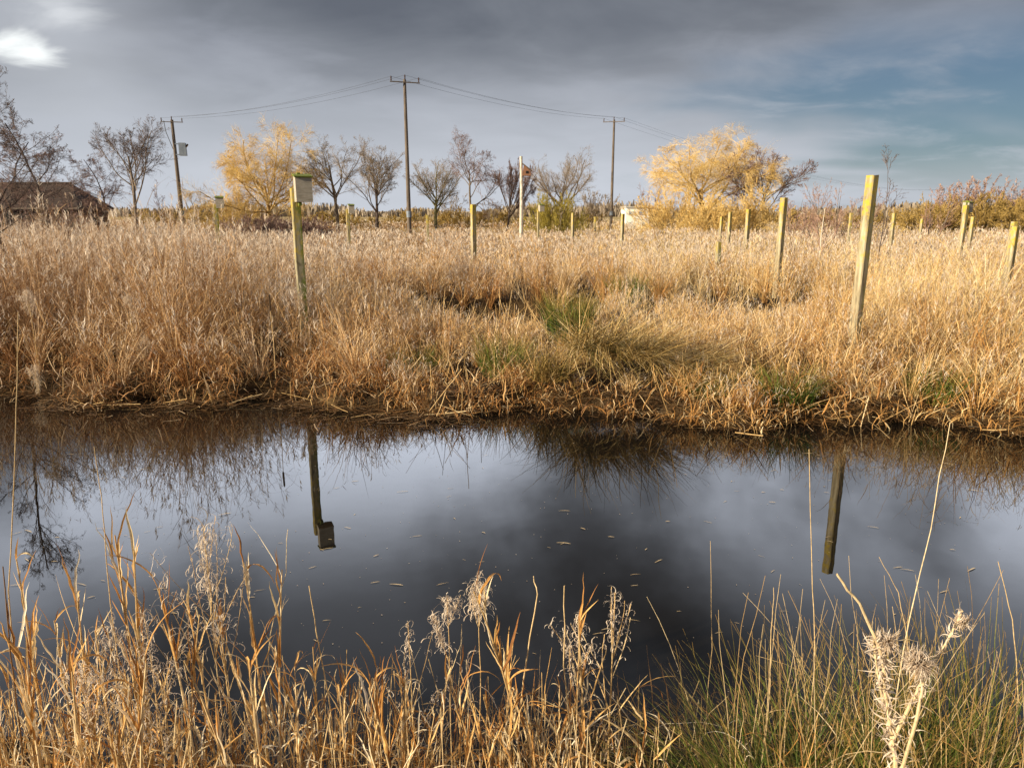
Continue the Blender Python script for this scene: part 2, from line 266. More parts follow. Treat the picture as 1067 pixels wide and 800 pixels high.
def reeds(name,n,y0,y1,detail,label,lean=.12):
    per=24 if detail>1 else 12; nc=int(n/per); cx,cy=scatter(nc,y0,y1,pw=.8 if detail<2 else 1)
    rad=rng.uniform(.04,.20,nc)*(1 if detail>1 else 2.2); idx=rng.integers(0,nc,int(n)); loose=rng.random(int(n))<.09
    x=cx[idx]+rng.normal(0,1,int(n))*rad[idx]; y=cy[idx]+rng.normal(0,1,int(n))*rad[idx]
    lx,ly=scatter(int(n),y0,y1,pw=.8 if detail<2 else 1); x=np.where(loose,lx,x); y=np.where(loose,ly,y)
    ch=(rng.normal(1,.21,nc) if detail>1 else rng.normal(.95,.11,nc)).clip(.5,1.6)[idx]; cr_=rng.random(nc)[idx]; caz=rng.uniform(0,6.28,nc)[idx]; cth=np.abs(rng.normal(0,.22,nc))[idx]
    f=y-shore(x); pl=pools(x,y)
    keep=(f>rng.uniform(-.12,.5,len(x)))&(pl<rng.uniform(.15,.5,len(x)))
    keep&=rng.random(len(x))>tus(x,y)*.93
    keep&=rng.random(len(x))<(.45+.55*ss(.5,1.7,f))
    wedge=ss(508,520,colpx(x,y))*ss(582,570,colpx(x,y))*ss(10.4,10.9,y)*ss(14.2,13.9,y)
    keep&=rng.random(len(x))>wedge*.9
    keep&=rng.random(len(x))<(.10+.95*np.clip(lump(x,y,2.6)*1.2+lump(x-3,y+5,5.7)*.9+.72,0,1))
    x,y,ch,cr_,caz,cth=x[keep],y[keep],ch[keep],cr_[keep],caz[keep],cth[keep]; n=len(x); h=vegh(x,y)*ch*rng.normal(1,.13,n).clip(.4,1.3); z=np.maximum(height(x,y),-.1)
    c=colpx(x,y)
    base=np.stack([x,y,z],1); az=caz+rng.normal(0,.9,n)
    rn=np.clip(cr_*.65+rng.random(n)*.5-.08+.12*ss(-2,5,x),0,1); b=MB()
    wpx=np.maximum(.0045,y/745*.22)
    K=4 if detail>1 else 2
    p=arcs(base,az,h,cth+np.abs(rng.normal(0,lean*.7,n)),rng.normal(.15,.25,n),K,.05)
    b.ribbons(p,wpx[:,None]*np.linspace(1.2,.7,K+1)[None],rn*.95,0)
    nl={3:4,2:3,1:2,0:1}[detail]
    for j in range(nl):
        t=rng.uniform(.25,.98,n); k=np.clip((t*K).astype(int),0,K-1); fr=(t*K-k)[:,None]
        s=p[np.arange(n),k]*(1-fr)+p[np.arange(n),k+1]*fr
        L=h*rng.uniform(.12,.34,n); a2=rng.uniform(0,2*math.pi,n)
        q=arcs(s,a2,L,rng.uniform(.15,.9,n),rng.uniform(.2,2.8,n),K if detail>1 else 2,.10)
        w=np.maximum(.0065,y/745*.40)*rng.uniform(.6,1.4,n)
        b.ribbons(q,w[:,None]*np.array([.5,1,.9,.5,.1] if K==4 else [.7,1,.15])[None],np.clip(rn*.5+rng.random(n)*.5,0,1),1)
    # plumes
    pm=rng.random(n)<np.where(c<330,.85,np.where(y>17,.6,.16)); tp=p[pm,-1]; m=len(tp); ax=az[pm]; yy=y[pm]
    np_={3:7,2:11,1:4,0:2}[detail]
    big=np.where((c[pm]<400)&(rng.random(m)<.16),1.45,1.0)
    for j in range(np_):
        s=tp-np.array([0,0,1.])*(rng.uniform(0,.10,m)*(1.9 if detail>1 else 1))[:,None]
        q=arcs(s,ax+rng.normal(0,1.0,m),rng.uniform(.06,.16,m)*(1.3 if detail<2 else .62)*big,rng.uniform(0,.6,m),rng.uniform(.1,1.2,m),2)
        w=np.maximum(.008,yy/745*(.5 if detail>1 else .7))*rng.uniform(.6,1.2,m)*big
        b.ribbons(q,w[:,None]*np.array([.5,1,.2])[None],np.clip(rng.random(m)+(big-1)*.7,0,1),2)
    o=b.build(name,[M['reed'],M['reedleaf'],M['plume']]); return tag(o,label,'reeds',kind='stuff')
reeds('marsh_reeds',32000,7.2,20,2,'dry tan reeds filling the bank beyond the pond')
reeds('marsh_reeds',52000,19,46,1,'pale feathery reeds in the middle distance of the marsh')
reeds('marsh_reeds',34000,45,105,0,'distant reeds running back to the trees')
# tangled dead leaves along the far bank
def tangle():
    b=MB()
    n=90000; nc=1700; cx,cy=scatter(nc,6.9,12.4,pw=1.15); q0=rng.integers(0,nc,n); x=cx[q0]+rng.normal(0,.13,n); y=cy[q0]+rng.normal(0,.13,n); f=y-shore(x); keep=(f>rng.uniform(-.55,-.15,n))&(pools(x,y)<.3)&(rng.random(n)<.28+np.clip(lump(x*1.3,y,4.1)*1.7+.85,0,1))&(rng.random(n)>tus(x,y)*.93); x,y,f,q0=x[keep],y[keep],f[keep],q0[keep]; n=len(x)
    c=colpx(x,y); H=np.minimum(vegh(x,y)*.75,.36+.40*ss(-.2,.6,f))
    # clumps: lean towards low spots
    z=np.maximum(height(x,y),0)+H*rng.random(n)**.8*(.75+.35*lump(x,y,5.1))
    s=np.stack([x,y,np.maximum(z,.02)],1); rn=np.clip(rng.random(nc)[q0]*.7+rng.random(n)*.5-.12,0,1)*(.55+.45*ss(-.1,.6,f))  # leaf tone drops towards the water edge: shade of the cavities painted in
    rn=np.where(rng.random(n)<.16,rng.uniform(.75,1,n),rn*.9)
    q=arcs(s,rng.uniform(0,2*math.pi,n),rng.uniform(.09,.36,n),rng.uniform(.1,1.7,n),rng.uniform(-.6,3.4,n),4,.22)
    w=rng.uniform(.005,.010,n)*np.where(rng.random(n)<.25,1.9,1); b.ribbons(q,w[:,None]*np.array([.5,1,.9,.6,.15])[None],rn,0)
    # broken stems lying about
    n=4200; x,y=scatter(n,7.0,13); f=y-shore(x); keep=(f>-.35)&(pools(x,y)<.4); x,y,f=x[keep],y[keep],f[keep]; n=len(x)
    z=np.maximum(height(x,y),0.01)+rng.random(n)*(.1+.3*ss(-.2,.8,f))
    q=arcs(np.stack([x,y,z],1),rng.uniform(0,2*math.pi,n),rng.uniform(.2,.7,n),rng.uniform(.4,1.7,n),rng.normal(0,.2,n),3,.03)
    b.ribbons(q,np.full((n,4),.007),rng.random(n)*.6,1)
    return b.build('dead_leaf_tangle',[M['reedleaf'],M['straw']])
tag(tangle(),'orange brown tangle of collapsed dead leaves at the far water edge','dead leaves',kind='stuff')
def fountains():
    # shaggy arching clumps that break up the stand
    b=MB(); nc=1050; cx,cy=scatter(nc,6.9,24,pw=1.15); f=cy-shore(cx); k=(f>-.06)&(pools(cx,cy)<.35)&(rng.random(nc)>tus(cx,cy)); cx,cy=cx[k],cy[k]; nc=len(cx)
    per=72; q0=np.repeat(np.arange(nc),per); n=len(q0); r=rng.uniform(.03,.14,nc)[q0]*np.sqrt(rng.random(n)); a=rng.uniform(0,6.283,n)
    x=cx[q0]+r*np.cos(a); y=cy[q0]+r*np.sin(a); z=np.maximum(height(x,y),0)
    H=vegh(cx,cy)*rng.uniform(.75,1.25,nc); sz=rng.uniform(.8,1.1,nc)
    wind=rng.uniform(0,6.28,nc)[q0]; az=np.where(rng.random(n)<.35,wind+rng.normal(0,.5,n),a)
    L=H[q0]*rng.uniform(.6,1.3,n); th0=np.abs(rng.normal(.12,.18,n)); th1=rng.uniform(.2,2.3,n)*rng.uniform(.5,1.2,nc)[q0]
    q=arcs(np.stack([x,y,z],1),az,L,th0,th1,6,.06)
    tone=rng.random(nc)[q0]; rn=np.clip(tone*.75+rng.random(n)*.4-.06,0,1)
    w=np.maximum(.006,y/745*.38)*rng.uniform(.6,1.5,n)
    b.ribbons(q,w[:,None]*np.array([.8,1,1,.9,.8,.5,.1])[None],rn,0)
    # frayed bits at the tips
    m=rng.random(n)<.5; t=q[m,-1]; nn=m.sum(); yy=y[m]
    for j in range(3):
        q2=arcs(t-np.array([0,0,1.])*rng.uniform(-.03,.08,nn)[:,None],rng.uniform(0,6.28,nn),rng.uniform(.04,.11,nn),rng.uniform(.2,2.2,nn),rng.uniform(-1,2.5,nn),3,.2)
        b.ribbons(q2,(np.maximum(.006,yy/745*.5)*rng.uniform(.6,1.3,nn))[:,None]*np.array([.6,1,.8,.15])[None],rng.uniform(.2,1,nn),1)
    return b.build('arching_dead_grass',[M['reedleaf'],M['plume']])
tag(fountains(),'shaggy arching clumps of dead grass through the marsh','dead grass',kind='stuff')
def litter():
    b=MB(); n=16000; x=rng.uniform(-8.5,8.5,n); sc=np.where(x<-.5,.30,.15); y=shore(x)-.08+rng.normal(0,1,n)*sc-np.where(x<-1,.12,0)
    kp=lump(x,y*2.2,3.3)+.35*rng.normal(0,1,n)>-.15; x,y=x[kp],y[kp]; n=len(x)
    z=.004+np.maximum(height(x,y),0)+rng.random(n)*.035; a=rng.uniform(0,2*math.pi,n)
    q=arcs(np.stack([x,y,z],1),a,rng.uniform(.05,.30,n),rng.uniform(1.45,1.62,n),rng.normal(0,.08,n),2,.1)
    q[...,2]=np.maximum(q[...,2],.004)
    b.ribbons(q,np.full((n,3),1.)*rng.uniform(.004,.013,n)[:,None],rng.random(n)**1.5,0,side=np.stack([-np.sin(a),np.cos(a),np.zeros(n)],1))
    # broken pale stubs standing in the shallows, mostly left of centre
    n=70; x=np.where(rng.random(n)<.65,rng.uniform(-5.4,-.6,n),rng.uniform(2,6.2,n)); y=shore(x)-rng.uniform(-.15,.45,n)
    q=arcs(np.stack([x,y,np.full(n,-.05)],1),rng.uniform(0,6.28,n),rng.uniform(.12,.42,n),np.abs(rng.normal(.1,.35,n)),rng.normal(0,.1,n),3)
    b.tubes(q,np.full((n,4),1.)*rng.uniform(.003,.007,n)[:,None],rng.uniform(.0,.9,n),4,1)
    n=90; x=np.where(rng.random(n)<.7,rng.uniform(-5.6,0,n),rng.uniform(2,6.2,n)); y=shore(x)-rng.uniform(-.1,.5,n); 
    q=arcs(np.stack([x,y,np.full(n,.02)],1),rng.uniform(0,6.28,n),rng.uniform(.15,.6,n),rng.uniform(1.2,1.56,n),rng.normal(0,.1,n),3)
    b.tubes(q,np.full((n,4),1.)*rng.uniform(.003,.007,n)[:,None],rng.uniform(.0,.9,n),4,1)
    return b.build('shore_litter',[M['litter'],M['straw']])
tag(litter(),'soggy brown litter and broken stems floating along the far shore','litter',kind='stuff')
# ------------------------------------------------------------------ tussocks on the far bank
def tussock(name,loc,nb,L,spread,mat,rlo,rhi,w=.006,sweep=None,label='',group=None,base_r=.14,K=5,up=.0):
    b=MB(); r=base_r*np.sqrt(rng.random(nb)); a=rng.uniform(0,6.283,nb)
    base=np.stack([r*np.cos(a),r*np.sin(a),np.full(nb,-.05)],1)
    az=a+rng.normal(0,.5,nb)
    if sweep is not None: az=np.where(rng.random(nb)<.75,sweep+rng.normal(0,.55,nb),az)
    LL=L*rng.uniform(.5,1.15,nb); th0=np.abs(rng.normal(up,spread*.45,nb)); th1=np.abs(rng.normal(spread*1.3,spread*.7,nb))
    p=arcs(base,az,LL,th0,th1,K,.06)
    p[...,2]=np.maximum(p[...,2],-loc[2]+.005)
    wk=np.linspace(1,.15,K+1)**.7
    b.ribbons(p,w*wk[None]*rng.uniform(.7,1.3,nb)[:,None],rlo+(rhi-rlo)*rng.random(nb)**1.35,0,fold=0)
    o=b.build(name,mat,None,loc); return tag(o,label,'grass tussock',group)
def gp(px,D,dz=0): x=PX(px,D,.3); return Vector((x,D,float(height(np.array(x),np.array(D)))+dz))
tussock('rush_tussock',gp(592,10.4,.1),800,.78,.34,M['rush'],0,.8,.009,label='tall green rush tussock beside the small pool in the reeds',base_r=.28)
tussock('rush_tussock',gp(524,9.2),520,.62,.45,M['rush'],.1,1,.008,label='green and russet rush tussock left of the tall green one at the waterline',base_r=.28)
tussock('rush_tussock',gp(432,9.2),500,.5,.6,M['rush'],0,.8,.008,label='low dark green tuft in the reeds at the far bank, left of centre',base_r=.28)
tussock('rush_tussock',gp(822,8.0),520,.55,.6,M['rush'],0,.9,.008,label='green rush tuft at the waterline left of the tallest post',base_r=.28)
tussock('rush_tussock',gp(975,8.1),420,.5,.6,M['rush'],.1,.9,.008,label='small green tuft on the far bank right of the tallest post',base_r=.25)
tussock('rush_tussock',gp(735,8.3),380,.42,.8,M['rush'],0,.9,.008,R(-60),label='sprawling green tuft by the water right of the shaggy brown tussock',base_r=.3)
tussock('rush_tussock',gp(655,15.5,.05),380,.8,.5,M['rush'],.1,.6,.012,label='distant grey green tussock above the small pool',base_r=.3)
tussock('shaggy_tussock',gp(618,8.95,.42),900,.85,.6,M['tanrush'],0,1,.011,R(-85),label='shaggy brown tussock combed over towards the water at the centre of the far bank',base_r=.34,up=.95)
tussock('shaggy_tussock',gp(662,8.85,.36),800,.95,.5,M['tanrush'],.1,1,.010,R(-48),label='bleached tussock sweeping right beside the shaggy brown one',base_r=.36,up=1.0)
tussock('shaggy_tussock',gp(712,8.8,.18),520,.8,.5,M['tanrush'],.1,1,.010,R(-18),label='flattened straw tussock trailing right towards the sprawling green tuft',base_r=.34,up=1.1)
tussock('shaggy_tussock',gp(572,8.65,.15),420,.6,.6,M['tanrush'],0,.8,.009,R(-95),label='olive brown tussock hanging over the water below the green rushes',base_r=.26,up=.6)
# pale seed heads by the pool
# ------------------------------------------------------------------ posts and nest boxes
def postbox(px,py,D,w,label,box=None,rz=.6,lean=(0,0),mat='postwood',cap='lichen',group='wooden posts standing in the marsh',crooked=False):
    top=P(px,py,D); gz=float(height(np.array(top.x),np.array(D))); h=top.z-gz+.3
    r=empty('nest_box_post' if box else 'wooden_post',(top.x,D,gz),rz); tag(r,label,'post',group if not box else 'posts carrying nest boxes')
    r.rotation_euler=(lean[0],lean[1],rz)
    b=MB(); segs=9; hw=w/2; ch=w*.1                    # chamfered square post, weathered slightly off true
    ring=[(-hw+ch,-hw),(hw-ch,-hw),(hw,-hw+ch),(hw,hw-ch),(hw-ch,hw),(-hw+ch,hw),(-hw,hw-ch),(-hw,-hw+ch)]
    V=[];Q=[]
    for k in range(segs+1):
        z=-.3+(h-.0)*k/segs; ox,oy=rng.normal(0,w*.018,2); 
        for x,y in ring: V.append((x+ox,y+oy,z+(0 if k<segs else rng.normal(0,w*.05))))
    for k in range(segs):
        for j in range(8): Q.append((k*8+j,k*8+(j+1)%8,(k+1)*8+(j+1)%8,(k+1)*8+j))
    t0=segs*8; Q+= [(t0,t0+1,t0+2,t0+3),(t0,t0+3,t0+4,t0+7),(t0+4,t0+5,t0+6,t0+7)]
    b.add(V,Q,.5,np.repeat(np.linspace(0,1,segs+1),8)); b.build('post',M[mat],r)
    if box:
        bw,bd,bh,side,zoff,bm=box                      # side: offset direction in local x
        n=MB(); cx,cy=side; n.box((cx,cy,h-.3+zoff),(bw,bd,bh)); nb=n.build('nest_box',M[bm],r)
        n=MB(); n.box((cx,cy,h-.3+zoff+bh/2+.012),(bw*1.12,bd*1.2,.02),tilt=.16); n.build('roof',M['moss' if bm=='boxwood' else 'pole'],nb)
        n=MB(); a=np.linspace(0,2*math.pi,13)[:-1]; rr=bw*.11; X0=cx+bw/2+.003; Z0=h-.3+zoff+bh*.12
        V=[(X0,cy,Z0)]+[(X0,cy+rr*math.cos(t),Z0+rr*math.sin(t)) for t in a]
        n.add(V,[(0,1+i,1+(i+1)%12,1+(i+2)%12) for i in range(0,12,2)],.5,.5); n.build('entrance_hole',M['black'],nb)
        n=MB(); n.box((cx*.5,cy*.5,h-.3+zoff),(.04,.04+abs(cy)*.5,bh*1.3)); n.build('backboard',M['postgreen'],nb)
    return r
postbox(909,183,9.35,.115,'tallest and nearest square post, yellow lichen on its top',rz=R(28))
postbox(307,196,10.35,.12,'near green streaked post carrying a weathered nest box with mossy roof',(.22,.20,.34,(.09,-.16),-.02,'boxwood'),R(24),mat='postgreen')
postbox(224,213,24,.14,'small leaning post with a grey nest box, far left in the reeds',(.24,.24,.34,(.15,-.12),.05,'boxwood'),R(20),mat='postgreen')
postbox(493,213,20,.13,'yellow post rising alone from the reeds right of the central pole',rz=R(30),mat='postwood')
postbox(362,218,31,.13,'faint distant post with a small nest box left of the central pole',(.24,.24,.34,(.14,-.12),0,'boxwood'),R(20))
postbox(445,224,36,.11,'thin grey post below the small round bare tree',rz=R(10),cap=None)
postbox(561,219,40,.12,'distant post with a nest box left of the olive bush',(.26,.26,.36,(.12,-.12),.1,'boxwood'),R(20))
postbox(597,222,36,.13,'yellowish post standing in front of the olive bush',rz=R(40))
postbox(620,226,42,.11,'grey distant post between the olive bush and the right hand pole',rz=R(10),cap=None)
postbox(649,223,34,.14,'short yellow post left of the white shed',rz=R(30))
postbox(817,206,16.5,.125,'second tallest square post, halfway back in the right of the marsh',rz=R(30))
postbox(780,218,25,.13,'post third in the receding row left of the second tallest post',rz=R(30))
postbox(761,221,30,.12,'post fourth in the receding row, slim and pale',rz=R(30))
postbox(752,226,35,.12,'post at the far end of the receding row under the golden willow',rz=R(30))
postbox(749,252,19,.11,'short grey green post below the golden willow, lower than its neighbours',rz=R(20),mat='postgreen')
postbox(932,222,28,.12,'worn post beside the thin dark sapling',rz=R(25))
postbox(961,228,38,.13,'tiny distant yellow post in front of the far right hedge gap',rz=R(25))
postbox(1007,214,22,.13,'leaning post with a small grey nest box at the right',(.2,.2,.3,(.16,0.06),-.06,'boxwood'),R(25))
postbox(1014,226,29,.13,'slim post just right of the leaning nest box post',rz=R(25))
postbox(1058,236,14,.125,'stout lichen covered post at the right edge of the marsh',rz=R(30))
postbox(1057,231,17.5,.11,'thinner post directly behind the stout one at the right edge',rz=R(10),cap=None)
postbox(887,222,30,.10,'thin faded post in the birch scrub left of the tallest post',rz=R(10),cap=None)
# owl box on white pole
top=P(543,163,38); r=empty('owl_box_pole',(top.x,38,.3)); tag(r,'slim pale pole with a brown triangular owl box near its top','nest box pole')
b=MB(); b.tubes(np.array([[[0,0,-.3],[.02,0,1.5],[0.03,0,3],[0,0,top.z-.3]]]),np.array([[.10,.095,.085,.07]]),np.array([.5]),8); b.build('pole',M['bark_pale'],r)
b=MB(); z=top.z-.3-.95; V=[(.06,-.2,z),(.50,-.2,z),(.46,-.2,z+.26),(.14,-.2,z+.52),(.06,.2,z),(.50,.2,z),(.46,.2,z+.26),(.14,.2,z+.52)]
b.add(V,[(0,1,2,3),(7,6,5,4),(0,4,5,1),(1,5,6,2),(2,6,7,3),(3,7,4,0)],.5,.5); ob=b.build('owl_box',M['orangewood'],r)
b=MB(); b.box((.3,-.21,z+.17),(.12,.03,.12)); b.build('entrance_hole',M['black'],ob)
b=MB(); V=[(.08,-.25,z+.57),(.56,-.25,z+.22),(.56,.25,z+.22),(.08,.25,z+.57)]; V+=[(x,y,zz+.04) for x,y,zz in V]
b.add(V,[(3,2,1,0),(4,5,6,7),(0,1,5,4),(1,2,6,5),(2,3,7,6),(3,0,4,7)],.5,.5); b.build('roof',M['pole'],ob)
# ------------------------------------------------------------------ utility poles and wires
tops=[]
def upole(px,py,D,rad,label,trans=False,armw=2.0,rz=0):
    top=P(px,py,D); h=top.z-.3
    r=empty('utility_pole',(top.x,D,.3),rz); tag(r,label,'utility pole','wooden poles carrying the overhead line')
    b=MB(); zs=np.linspace(-.5,h,7); p=np.stack([0*zs,0*zs,zs],1)[None]; b.tubes(p,np.linspace(rad,rad*.62,7)[None],np.array([.5]),10); b.build('pole',M['pole'],r,smooth=True)
    b=MB(); b.box((0,-.12,h-.18),(armw,.06,.06)); b.build('crossarm',M['pole'],r)
    pts=[]
    for x,z in((-armw*.46,h-.12),(0,h),(armw*.46,h-.12)):
        b=MB(); p=np.array([[[x,-.12,z-.02],[x,-.12,z+.05],[x,-.12,z+.10],[x,-.12,z+.17],[x,-.12,z+.24],[x,-.12,z+.27]]]); b.tubes(p,np.array([[.02,.05,.03,.05,.035,.01]]),np.array([.5]),8); b.build('insulator',M['insul'],r)
        ca,sa=math.cos(rz),math.sin(rz); pts.append(Vector((top.x+ca*x+sa*.12,D+sa*x-ca*.12,.3+z+.24)))
    if trans:
        z=h-2.3
        b=MB(); b.box((.62,-.1,z),(.55,.55,1.0),taper=.96); t=b.build('transformer',M['metal'],r)
        for k in(-.15,0,.15):
            b=MB(); p=np.array([[[.8,-.1+k,z+.1],[.98,-.1+k,z+.32],[1.05,-.1+k,z+.42]]]); b.tubes(p,np.array([[.03,.06,.03]]),np.array([.5]),6); b.build('bushing',M['insul'],t)
        for zz in(z-.42,z+.42):
            b=MB(); b.box((.3,-.1,zz),(.5,.08,.08)); b.build('bracket',M['metal'],r)
        b=MB(); b.tubes(np.array([[[-.6,-.15,h-.1],[-.5,-.2,h-1.0],[-.1,-.2,z]]]),np.array([[.025]*3]),np.array([.5]),4); b.build('down_lead',M['wire'],r)
    b=MB(); p=np.array([[[0,0,1.6],[0,0,2.0]]]); b.tubes(p,np.array([[rad*1.08]*2]),np.array([.5]),10); b.build('notice_band',M['metal'],r)
    tops.append(pts); return r
upole(179,125,62,.19,'left wooden utility pole with a grey transformer hung on its side',True,1.7,R(15))
upole(421.5,83,48,.15,'tall central wooden utility pole, highest thing on the skyline',False,1.9,R(20))
upole(640,125,69,.15,'right hand wooden utility pole left of the golden willow',False,2.0,R(-15))
nx=P(1000,196,150); tops.append([nx+Vector((d,0,0)) for d in(-.9,0,.9)])
for i in range(3):
    pts=[]
    for a,c,sag in((tops[0][i],tops[1][i],.5),(tops[1][i],tops[2][i],.45),(tops[2][i],tops[3][i],2.5)):
        for t in np.linspace(0,1,18)[:-1]:
            q=a.lerp(c,t); q.z-=sag*4*t*(1-t); pts.append(q)
    off=pts[0]; b=MB(); pa=np.array([[list(q-off) for q in pts]]); b.tubes(pa,np.full((1,len(pts)),.006),np.array([.5]),4)
    tag(b.build('overhead_wire',M['wire'],None,off),'thin dark wire slung between the tops of the wooden poles','wire','overhead wires')
# ------------------------------------------------------------------ trees
def norm(a): return a/(np.linalg.norm(a,axis=-1,keepdims=True)+1e-9)
def grow(start,dirs,L,r0,K,wig,trop,taper):
    n=len(start); p=np.zeros((n,K+1,3)); p[:,0]=start; d=norm(dirs)
    for k in range(K):
        d=norm(d+rng.normal(0,wig,(n,3))+np.array([0,0,1.])*trop*(k+1)/K*1.0); p[:,k+1]=p[:,k]+d*(L/K)[:,None]
    rad=r0[:,None]*np.linspace(1,taper,K+1)[None]; return p,rad
def children(p,rad,L,per,tmin,ang,ratio,rr,flat=0,tbias=.9,dome=True):
    n,K1,_=p.shape; K=K1-1; idx=np.repeat(np.arange(n),per); m=len(idx)
    t=tmin+(1-tmin)*rng.random(m)**tbias; k=np.clip((t*K).astype(int),0,K-1); fr=(t*K-k)[:,None]
    s=p[idx,k]*(1-fr)+p[idx,k+1]*fr; T=norm(p[idx,k+1]-p[idx,k]); r=rad[idx,k]*(1-fr[:,0])+rad[idx,k+1]*fr[:,0]
    q=norm(np.cross(T,rng.normal(0,1,(m,3)))); q[:,2]*=(1-flat); q=norm(q)
    a=rng.normal(ang,ang*.22,m)[:,None]; d=np.cos(a)*T+np.sin(a)*q
    l=L[idx]*ratio*rng.uniform(.6,1.2,m)*((1.15-.65*t) if dome else 1); return s,d,l,r*rr
def tree(name,loc,H,spec,bark,twig,label,cat='tree',group=None,stems=1,stemspread=.0,tr=None,seed=None,scale=1,minr=.008,lean=(0,0),W=None):
    """H height, W crown width; the skeleton is grown, fitted to H and W, then skinned"""
    global rng
    if seed is not None: rng=np.random.default_rng(seed)
    r=empty(name,loc); tag(r,label,cat,group)
    a=rng.uniform(0,6.283,stems); off=stemspread*H*.12
    st=np.stack([np.cos(a)*off*rng.random(stems),np.sin(a)*off*rng.random(stems),np.full(stems,-.15)],1)
    sa=np.abs(rng.normal(stemspread*.55,stemspread*.3,stems)); d=np.stack([np.cos(a)*np.sin(sa)+lean[0],np.sin(a)*np.sin(sa)+lean[1],np.cos(sa)],1)
    tf=spec['trunk']; L=np.full(stems,H*tf[0])*rng.uniform(.75,1.05,stems) if stems>1 else np.array([H*tf[0]])
    r0=np.full(stems,(tr or H*.015)); p,rad=grow(st,d,L,r0,tf[1],tf[2],tf[3],tf[4])
    parts=[(0,8,p,rad)]; nlv=len(spec['lv'])
    for i,(per,tmin,ang,ratio,rr,K,wig,trop,flat) in enumerate(spec['lv']):
        s,dd,l,rc=children(p,rad,L,per,tmin,ang,ratio,rr,flat,spec.get('tb',.9),spec.get('dome',True))
        rc=np.maximum(rc,minr); p,rad=grow(s,dd,l,rc,K,wig,trop,.35 if i<nlv-1 else .5); rad=np.maximum(rad,minr*.6); L=l
        parts.append((0 if i<spec.get('limbs',1) else 1,5 if i==0 else 3,p,rad))
    ends=parts[-1][2][:,-1]; k=H/np.percentile(ends[:,2],97.5 if W else 99.5); kx=k
    if W: kx=W/(np.percentile(ends[:,0],98.5)-np.percentile(ends[:,0],1.5))
    mx_=(np.percentile(ends[:,0],98)+np.percentile(ends[:,0],2))/2 if (W and not lean[0]) else 0; zt=np.percentile(ends[:,2],99)*.7
    B=MB(); C=MB()
    for w_,sd_,p,rad in parts:
        p=p.copy(); p[...,0]-=mx_*np.clip(p[...,2]/zt,0,1)
        p=p*np.array([kx,kx,k])
        (C if w_ else B).tubes(p,rad,rng.random(len(p)),sd_)
    B.build('trunk',bark,r,smooth=True); C.build('crown',twig,r); return r
ALDER=dict(trunk=(.92,9,.07,.05,.25),lv=[(24,.22,.95,.42,.45,7,.13,.10,.2),(9,.15,.75,.45,.55,5,.2,.06,.1),(8,.1,.7,.5,.6,4,.25,.03,0),(5,.1,.7,.5,.7,2,.25,0,0)],limbs=1)
OAK=dict(trunk=(.6,6,.08,.05,.4),lv=[(12,.3,.65,.9,.5,8,.12,.12,0),(11,.2,.6,.48,.5,6,.16,.07,0),(10,.15,.6,.5,.5,5,.2,.05,0),(7,.1,.6,.55,.7,3,.25,.02,0)],limbs=1,tb=.85)
FAN=dict(trunk=(.32,4,.05,.05,.7),lv=[(13,.45,.75,1.8,.5,9,.08,.09,0),(13,.15,.55,.45,.5,6,.15,.08,0),(10,.15,.5,.5,.55,5,.18,.05,0),(6,.1,.5,.5,.7,3,.2,.02,0)],limbs=1,tb=.8)
WILLOW=dict(trunk=(.3,4,.06,.05,.7),lv=[(18,.3,1.0,1.8,.5,9,.12,.09,0),(12,.12,.7,.45,.5,7,.17,.03,0),(10,.15,.7,.7,.5,6,.16,-.06,0),(14,.1,.55,.95,.5,5,.10,-.22,0)],limbs=1,tb=.75)
WILLOW2=dict(trunk=(.3,4,.06,.05,.7),lv=[(16,.35,1.05,1.9,.5,9,.12,.09,0),(10,.2,.7,.45,.5,7,.17,.03,0),(10,.15,.7,.7,.5,6,.16,-.06,0),(14,.1,.55,.95,.5,5,.10,-.22,0)],limbs=1,tb=.75)
SHRUB=dict(trunk=(.9,6,.10,.05,.3),lv=[(8,.2,.5,.45,.5,4,.15,.10,0),(6,.15,.5,.5,.6,3,.18,.05,0),(4,.1,.5,.5,.6,2,.2,0,0)],limbs=0)
WHIP=dict(trunk=(.95,6,.05,.03,.2),lv=[(12,.25,.45,.32,.5,4,.12,.06,0),(6,.15,.5,.45,.6,3,.18,.05,0),(3,.1,.5,.5,.6,2,.2,0,0)],limbs=0)
def tp(px,py,D): t=P(px,py,D); return Vector((t.x,D,.3)),t.z-.3
def T(px,py,D,name,spec,bark,twig,label,**k):
    l,h=tp(px,py,D); return tree(name,l,h,spec,M[bark],M[twig],label,**k)
T(-25,66,13,'alder_tree',ALDER,'bark_dark','tw_dark','dark bare alder whose twigs reach in at the left edge',seed=3,minr=.0020,tr=.04,W=1.6)
T(40,113,40,'alder_tree',ALDER,'bark_dark','tw_dark','dark bare alder with spreading layers in front of the barn',seed=4,lean=(-.04,0),tr=.09,minr=.0055,W=5.2)
T(2,128,46,'alder_tree',ALDER,'bark_dark','tw_purple','reddish bare tree beside the barn at the left edge',seed=14,tr=.10,minr=.006,W=5)
T(128,128,46,'alder_tree',OAK,'bark_grey','tw_dark','rounded bare tree just right of the barn',seed=19,tr=.14,minr=.005,W=4.6)
T(98,158,50,'alder_tree',ALDER,'bark_dark','tw_purple','smaller bare tree behind the barn corner, left of the rounded one',seed=7,tr=.07,minr=.006,W=3.6)
T(168,188,52,'bare_sapling',WHIP,'bark_grey','tw_purple','faint leafless sapling at the foot of the left utility pole',seed=8,tr=.03,stems=3,stemspread=.5,minr=.007)
T(197,190,56,'bare_sapling',WHIP,'bark_grey','tw_grey','thin leafless sapling right of the left utility pole',seed=9,tr=.03,stems=2,stemspread=.4,minr=.007)
